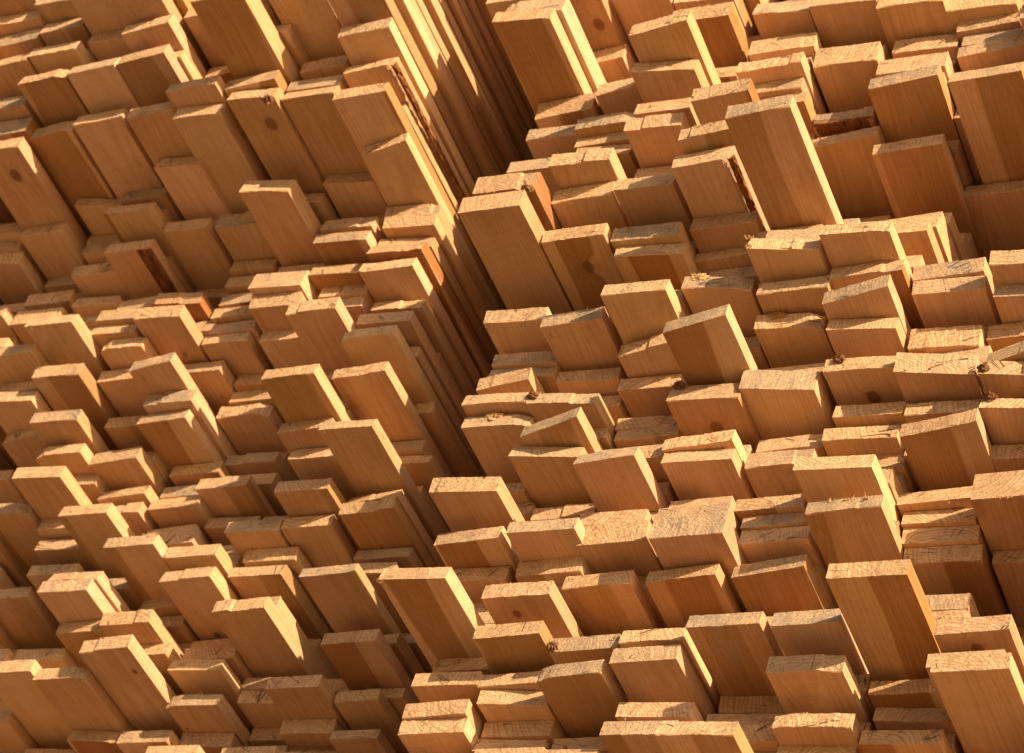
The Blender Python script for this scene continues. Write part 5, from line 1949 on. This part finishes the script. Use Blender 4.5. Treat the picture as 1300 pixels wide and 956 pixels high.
R -14090 20850 25245 1030 218 12 0
R -14073 19557 26038 1037 207 21 0
R -14115 20503 26598 1021 300 24 0
R -14078 20025 27438 1014 246 56 0
R -14093 19641 27690 1026 246 -54 0
R -14124 19701 28184 1014 246 77 0
R -14105 19073 29490 1031 225 -13 0
R -14144 19222 29722 1044 225 -22 0
R -14112 19371 29953 1003 225 25 0
R -14154 19520 30184 1005 225 -14 0
R -14138 19669 30415 990 225 53 0
R -14136 18104 30647 1010 225 -62 0
R -14095 19134 30878 1036 225 7 0
R -14156 19961 31109 1021 225 -10 0
R -14141 17349 31341 1016 225 -5 0
R -14122 18200 31572 1022 225 -9 0
R -14122 18901 31803 1041 225 45 0
R -14142 18354 32034 1027 225 41 0
R -14128 17176 32266 1057 225 -6 0
R -14139 17824 32497 1011 225 -15 0
R -15197 21922 14743 1020 240 -43 0
R -15172 23052 14989 1012 240 -9 0
R -15200 22606 15235 1029 240 34 0
R -15173 23099 15481 1018 240 -10 0
R -15196 21609 15727 1046 240 19 0
R -15191 21963 15973 1014 240 3 0
R -15157 21910 16218 987 240 -32 0
R -15256 22425 16464 1013 240 -39 0
R -15200 22229 16710 1019 240 0 0
R -15150 21909 16956 1015 240 -32 0
R -15198 21839 18093 1011 186 7 0
R -15209 21713 18500 1044 172 34 0
R -15183 21891 18679 1026 172 -54 0
R -15191 22468 19166 1023 248 54 0
R -15203 21549 19421 1021 248 8 0
R -15222 21949 20166 1036 266 13 0
R -15233 21373 20438 1019 266 56 0
R -15184 21554 20871 1025 198 -37 0
R -15241 21451 22242 1033 281 -13 0
R -15202 21201 23393 997 270 -13 0
R -15208 21014 23669 1021 270 -48 0
R -15180 20712 23945 1019 270 7 0
R -15220 20491 24436 1021 237 -2 0
R -15154 19982 24679 1045 237 42 0
R -15239 20092 25467 1032 234 -20 0
R -15209 20436 25706 1010 234 -58 0
R -15184 19987 26664 1030 258 30 0
R -15195 19412 26929 1034 258 34 0
R -15192 19168 27403 1037 222 22 0
R -15175 19327 27630 1025 222 46 0
R -15195 19485 27858 1021 222 23 0
R -15201 19644 28086 1000 222 -6 0
R -15201 19803 28314 1033 222 12 0
R -15188 19962 28541 1018 222 -19 0
R -15245 20121 28769 1024 222 -16 0
R -15198 20280 28997 1022 222 -33 0
R -15186 18849 29576 1009 237 22 0
R -15222 19004 29820 1031 237 -8 0
R -15187 19159 30063 1031 237 -2 0
R -15198 19313 30307 1011 237 8 0
R -15253 18496 30550 1012 237 15 0
R -15201 18577 30793 1010 237 -47 0
R -15235 18044 31037 996 237 13 0
R -15232 18218 31280 1027 237 23 0
R -15184 17702 31523 1000 237 77 0
R -15251 18475 31767 1037 237 -31 0
R -15157 18471 32010 1034 237 -49 0
R -15216 18268 32254 1023 237 -10 0
R -15161 18095 32497 1010 237 37 0
R -16286 22096 14729 997 226 35 0
R -16315 22517 14960 1022 226 -12 0
R -16294 22216 15192 1029 226 -20 0
R -16265 22832 15423 1034 226 33 0
R -16298 22522 15655 1033 226 -43 0
R -16251 21963 15887 993 226 -27 0
R -16271 21611 16118 1005 226 6 0
R -16231 22178 16350 1051 226 -25 0
R -16281 21802 16582 1014 226 -10 0
R -16257 21978 16813 1041 226 -42 0
R -16276 22262 17045 1005 226 -2 0
R -16284 22423 17740 1029 226 -20 0
R -16288 21885 18203 1024 226 26 0
R -16291 21673 18917 1030 255 36 0
R -16279 21707 19179 1021 255 -19 0
R -16290 21838 19440 1015 255 12 0
R -16251 22022 20184 1004 262 43 0
R -16276 21466 21256 1035 253 9 0
R -16298 21909 21515 1042 253 -13 0
R -16258 20751 22244 991 229 27 0
R -16322 21374 22634 1011 160 32 0
R -16313 20770 23259 1047 172 -12 0
R -16254 21262 23735 1026 230 -24 0
R -16267 20968 23971 1012 230 -22 0
R -16308 20204 24448 1013 161 15 0
R -16790 19821 25012 1000 204 -4 0
R -16674 19866 25221 1000 204 -39 0
R -16731 19879 25431 1000 204 -4 0
R -16714 19838 25641 1000 204 -32 0
R -16685 19692 26082 1000 195 -51 0
R -16779 21857 26283 1000 195 -45 0
R -16774 22679 26484 1000 195 26 0
R -16707 17632 28154 1000 286 25 0
R -16735 17909 28446 1000 286 28 0
R -16737 17056 29334 1000 237 10 0
R -16730 17414 29577 1000 237 11 0
R -16759 17489 29820 1000 237 22 0
R -16684 16793 30064 1000 237 -3 0
R -16720 17435 30307 1000 237 41 0
R -16757 17321 30550 1000 237 13 0
R -16717 17342 30794 1000 237 -18 0
R -16800 17289 31037 1000 237 -52 0
R -16815 17132 31280 1000 237 -23 0
R -16811 17087 31524 1000 237 19 0
R -16700 17070 31767 1000 237 33 0
R -16784 17011 32010 1000 237 -40 0
R -16828 17244 32254 1000 237 -11 0
R -16828 17172 32497 1000 237 -16 0"""
GROUP = {'L': 'pine planks of the left stack', 'R': 'pine planks of the right stack'}
def parse(st, s):
    v = [int(q) * 1e-4 for q in s.split()]
    return (st, *v)
for num, ln in enumerate(PLANKS.strip().splitlines()):
    st, geo, label, fl, idx = ln.split('|')
    rec = parse(st, geo)
    V_, F_, mi, at = plank_geo(rec, 1000 + num * 7 + int(idx) % 13, 1.9, fl=fl)
    o = bpy.data.objects.new('plank', mesh_from('plank', V_, F_, mi, at)); C.objects.link(o)
    o.location = EYE + Vector((rec[1], rec[2], rec[3] - rec[5]))
    o['label'] = label; o['category'] = 'plank'; o['group'] = GROUP[st]
    rq = np.random.RandomState(5000 + num)
    if rq.rand() < .22 and 'fray' not in fl:
        V, F = splinters(rq, rq.uniform(.1, .9) * rec[4], rec[5] * rq.choice([.02, .97]), int(rq.randint(3, 8)), .0035, .006)
        small('splinters', [(x, y + rec[6] * x / rec[4], z) for x, y, z in V], F, M_FIBRE, o)
    if fl: extras(o, rec, fl, np.random.RandomState(num))

# the rest of both stacks: planks sunk between the others, above, below and beside the frame; some right-stack fillers at the gap are shifted out to shade it
allV, allF, allM, allA, base = [], [], [], {'lp': [], 'rc': [], 'pa': [], 'kn': []}, 0
def add_rest(rec, seed, length=1.9):
    global base
    V_, F_, mi, at = plank_geo(rec, seed, length, 5, 3, False)
    V_ = V_ + np.array([rec[1], rec[2], rec[3] - rec[5] + EYE.z])
    allV.append(V_); allF.extend(tuple(i + base for i in f) for f in F_); allM.extend(mi)
    for k in at: allA[k].append(at[k])
    base += len(V_)
for num, ln in enumerate(HIDDEN.strip().splitlines()):
    add_rest(parse(ln[0], ln[2:]), 50000 + num)
# lower courses down to the bearers on the ground
rs = np.random.RandomState(77)
for st, x0, pit, cols, w, ztop, yf in (('L', -1.868, .0985, range(0, 12), .0965, 1.60, 2.55), ('R', -.872, .108, range(-4, 8), .102, 1.43, 2.25)):
    z = -EYE.z + .16; k = 0
    while z + .0237 < ztop:
        for c in cols:
            add_rest((st, x0 - pit * c + rs.normal() * .002, yf + rs.normal() * .04, z + .0232, w, .0232, 0., 0.), 90000 + k); k += 1
        z += .0237
me = mesh_from('stacked_planks', np.concatenate(allV), allF, allM, {k: np.concatenate(v) for k, v in allA.items()})
o = bpy.data.objects.new('stacked_planks', me); C.objects.link(o)
o['label'] = 'recessed pine planks packed in the dark spaces between the jutting planks'
o['category'] = 'planks'; o['kind'] = 'stuff'

# ------------------------------------------------------------------ ground of the timber yard
gm = NT('yard_ground')
gp = gm.n('ShaderNodeTexCoord').outputs['Object']
ga = gm.noise(gp, 0.9, 5.0, 0.6); gb = gm.noise(gp, 30.0, 4.0, 0.7)
gc = gm.mix(gm.rng(ga, 0.35, 0.65), (0.43, 0.30, 0.18), (0.36, 0.25, 0.15))
gc = gm.mix(gm.rng(gb, 0.5, 0.7, 0.0, 0.6), gc, (0.56, 0.42, 0.26))
M_GROUND = gm.out(gc, 0.95, gb, 0.6, 0.02, 0.1)
me = bpy.data.meshes.new('ground')
me.from_pydata([(-400, -400, 0), (400, -400, 0), (400, 400, 0), (-400, 400, 0)], [], [(0, 1, 2, 3)]); me.materials.append(M_GROUND)
o = bpy.data.objects.new('ground', me); C.objects.link(o); o['kind'] = 'structure'
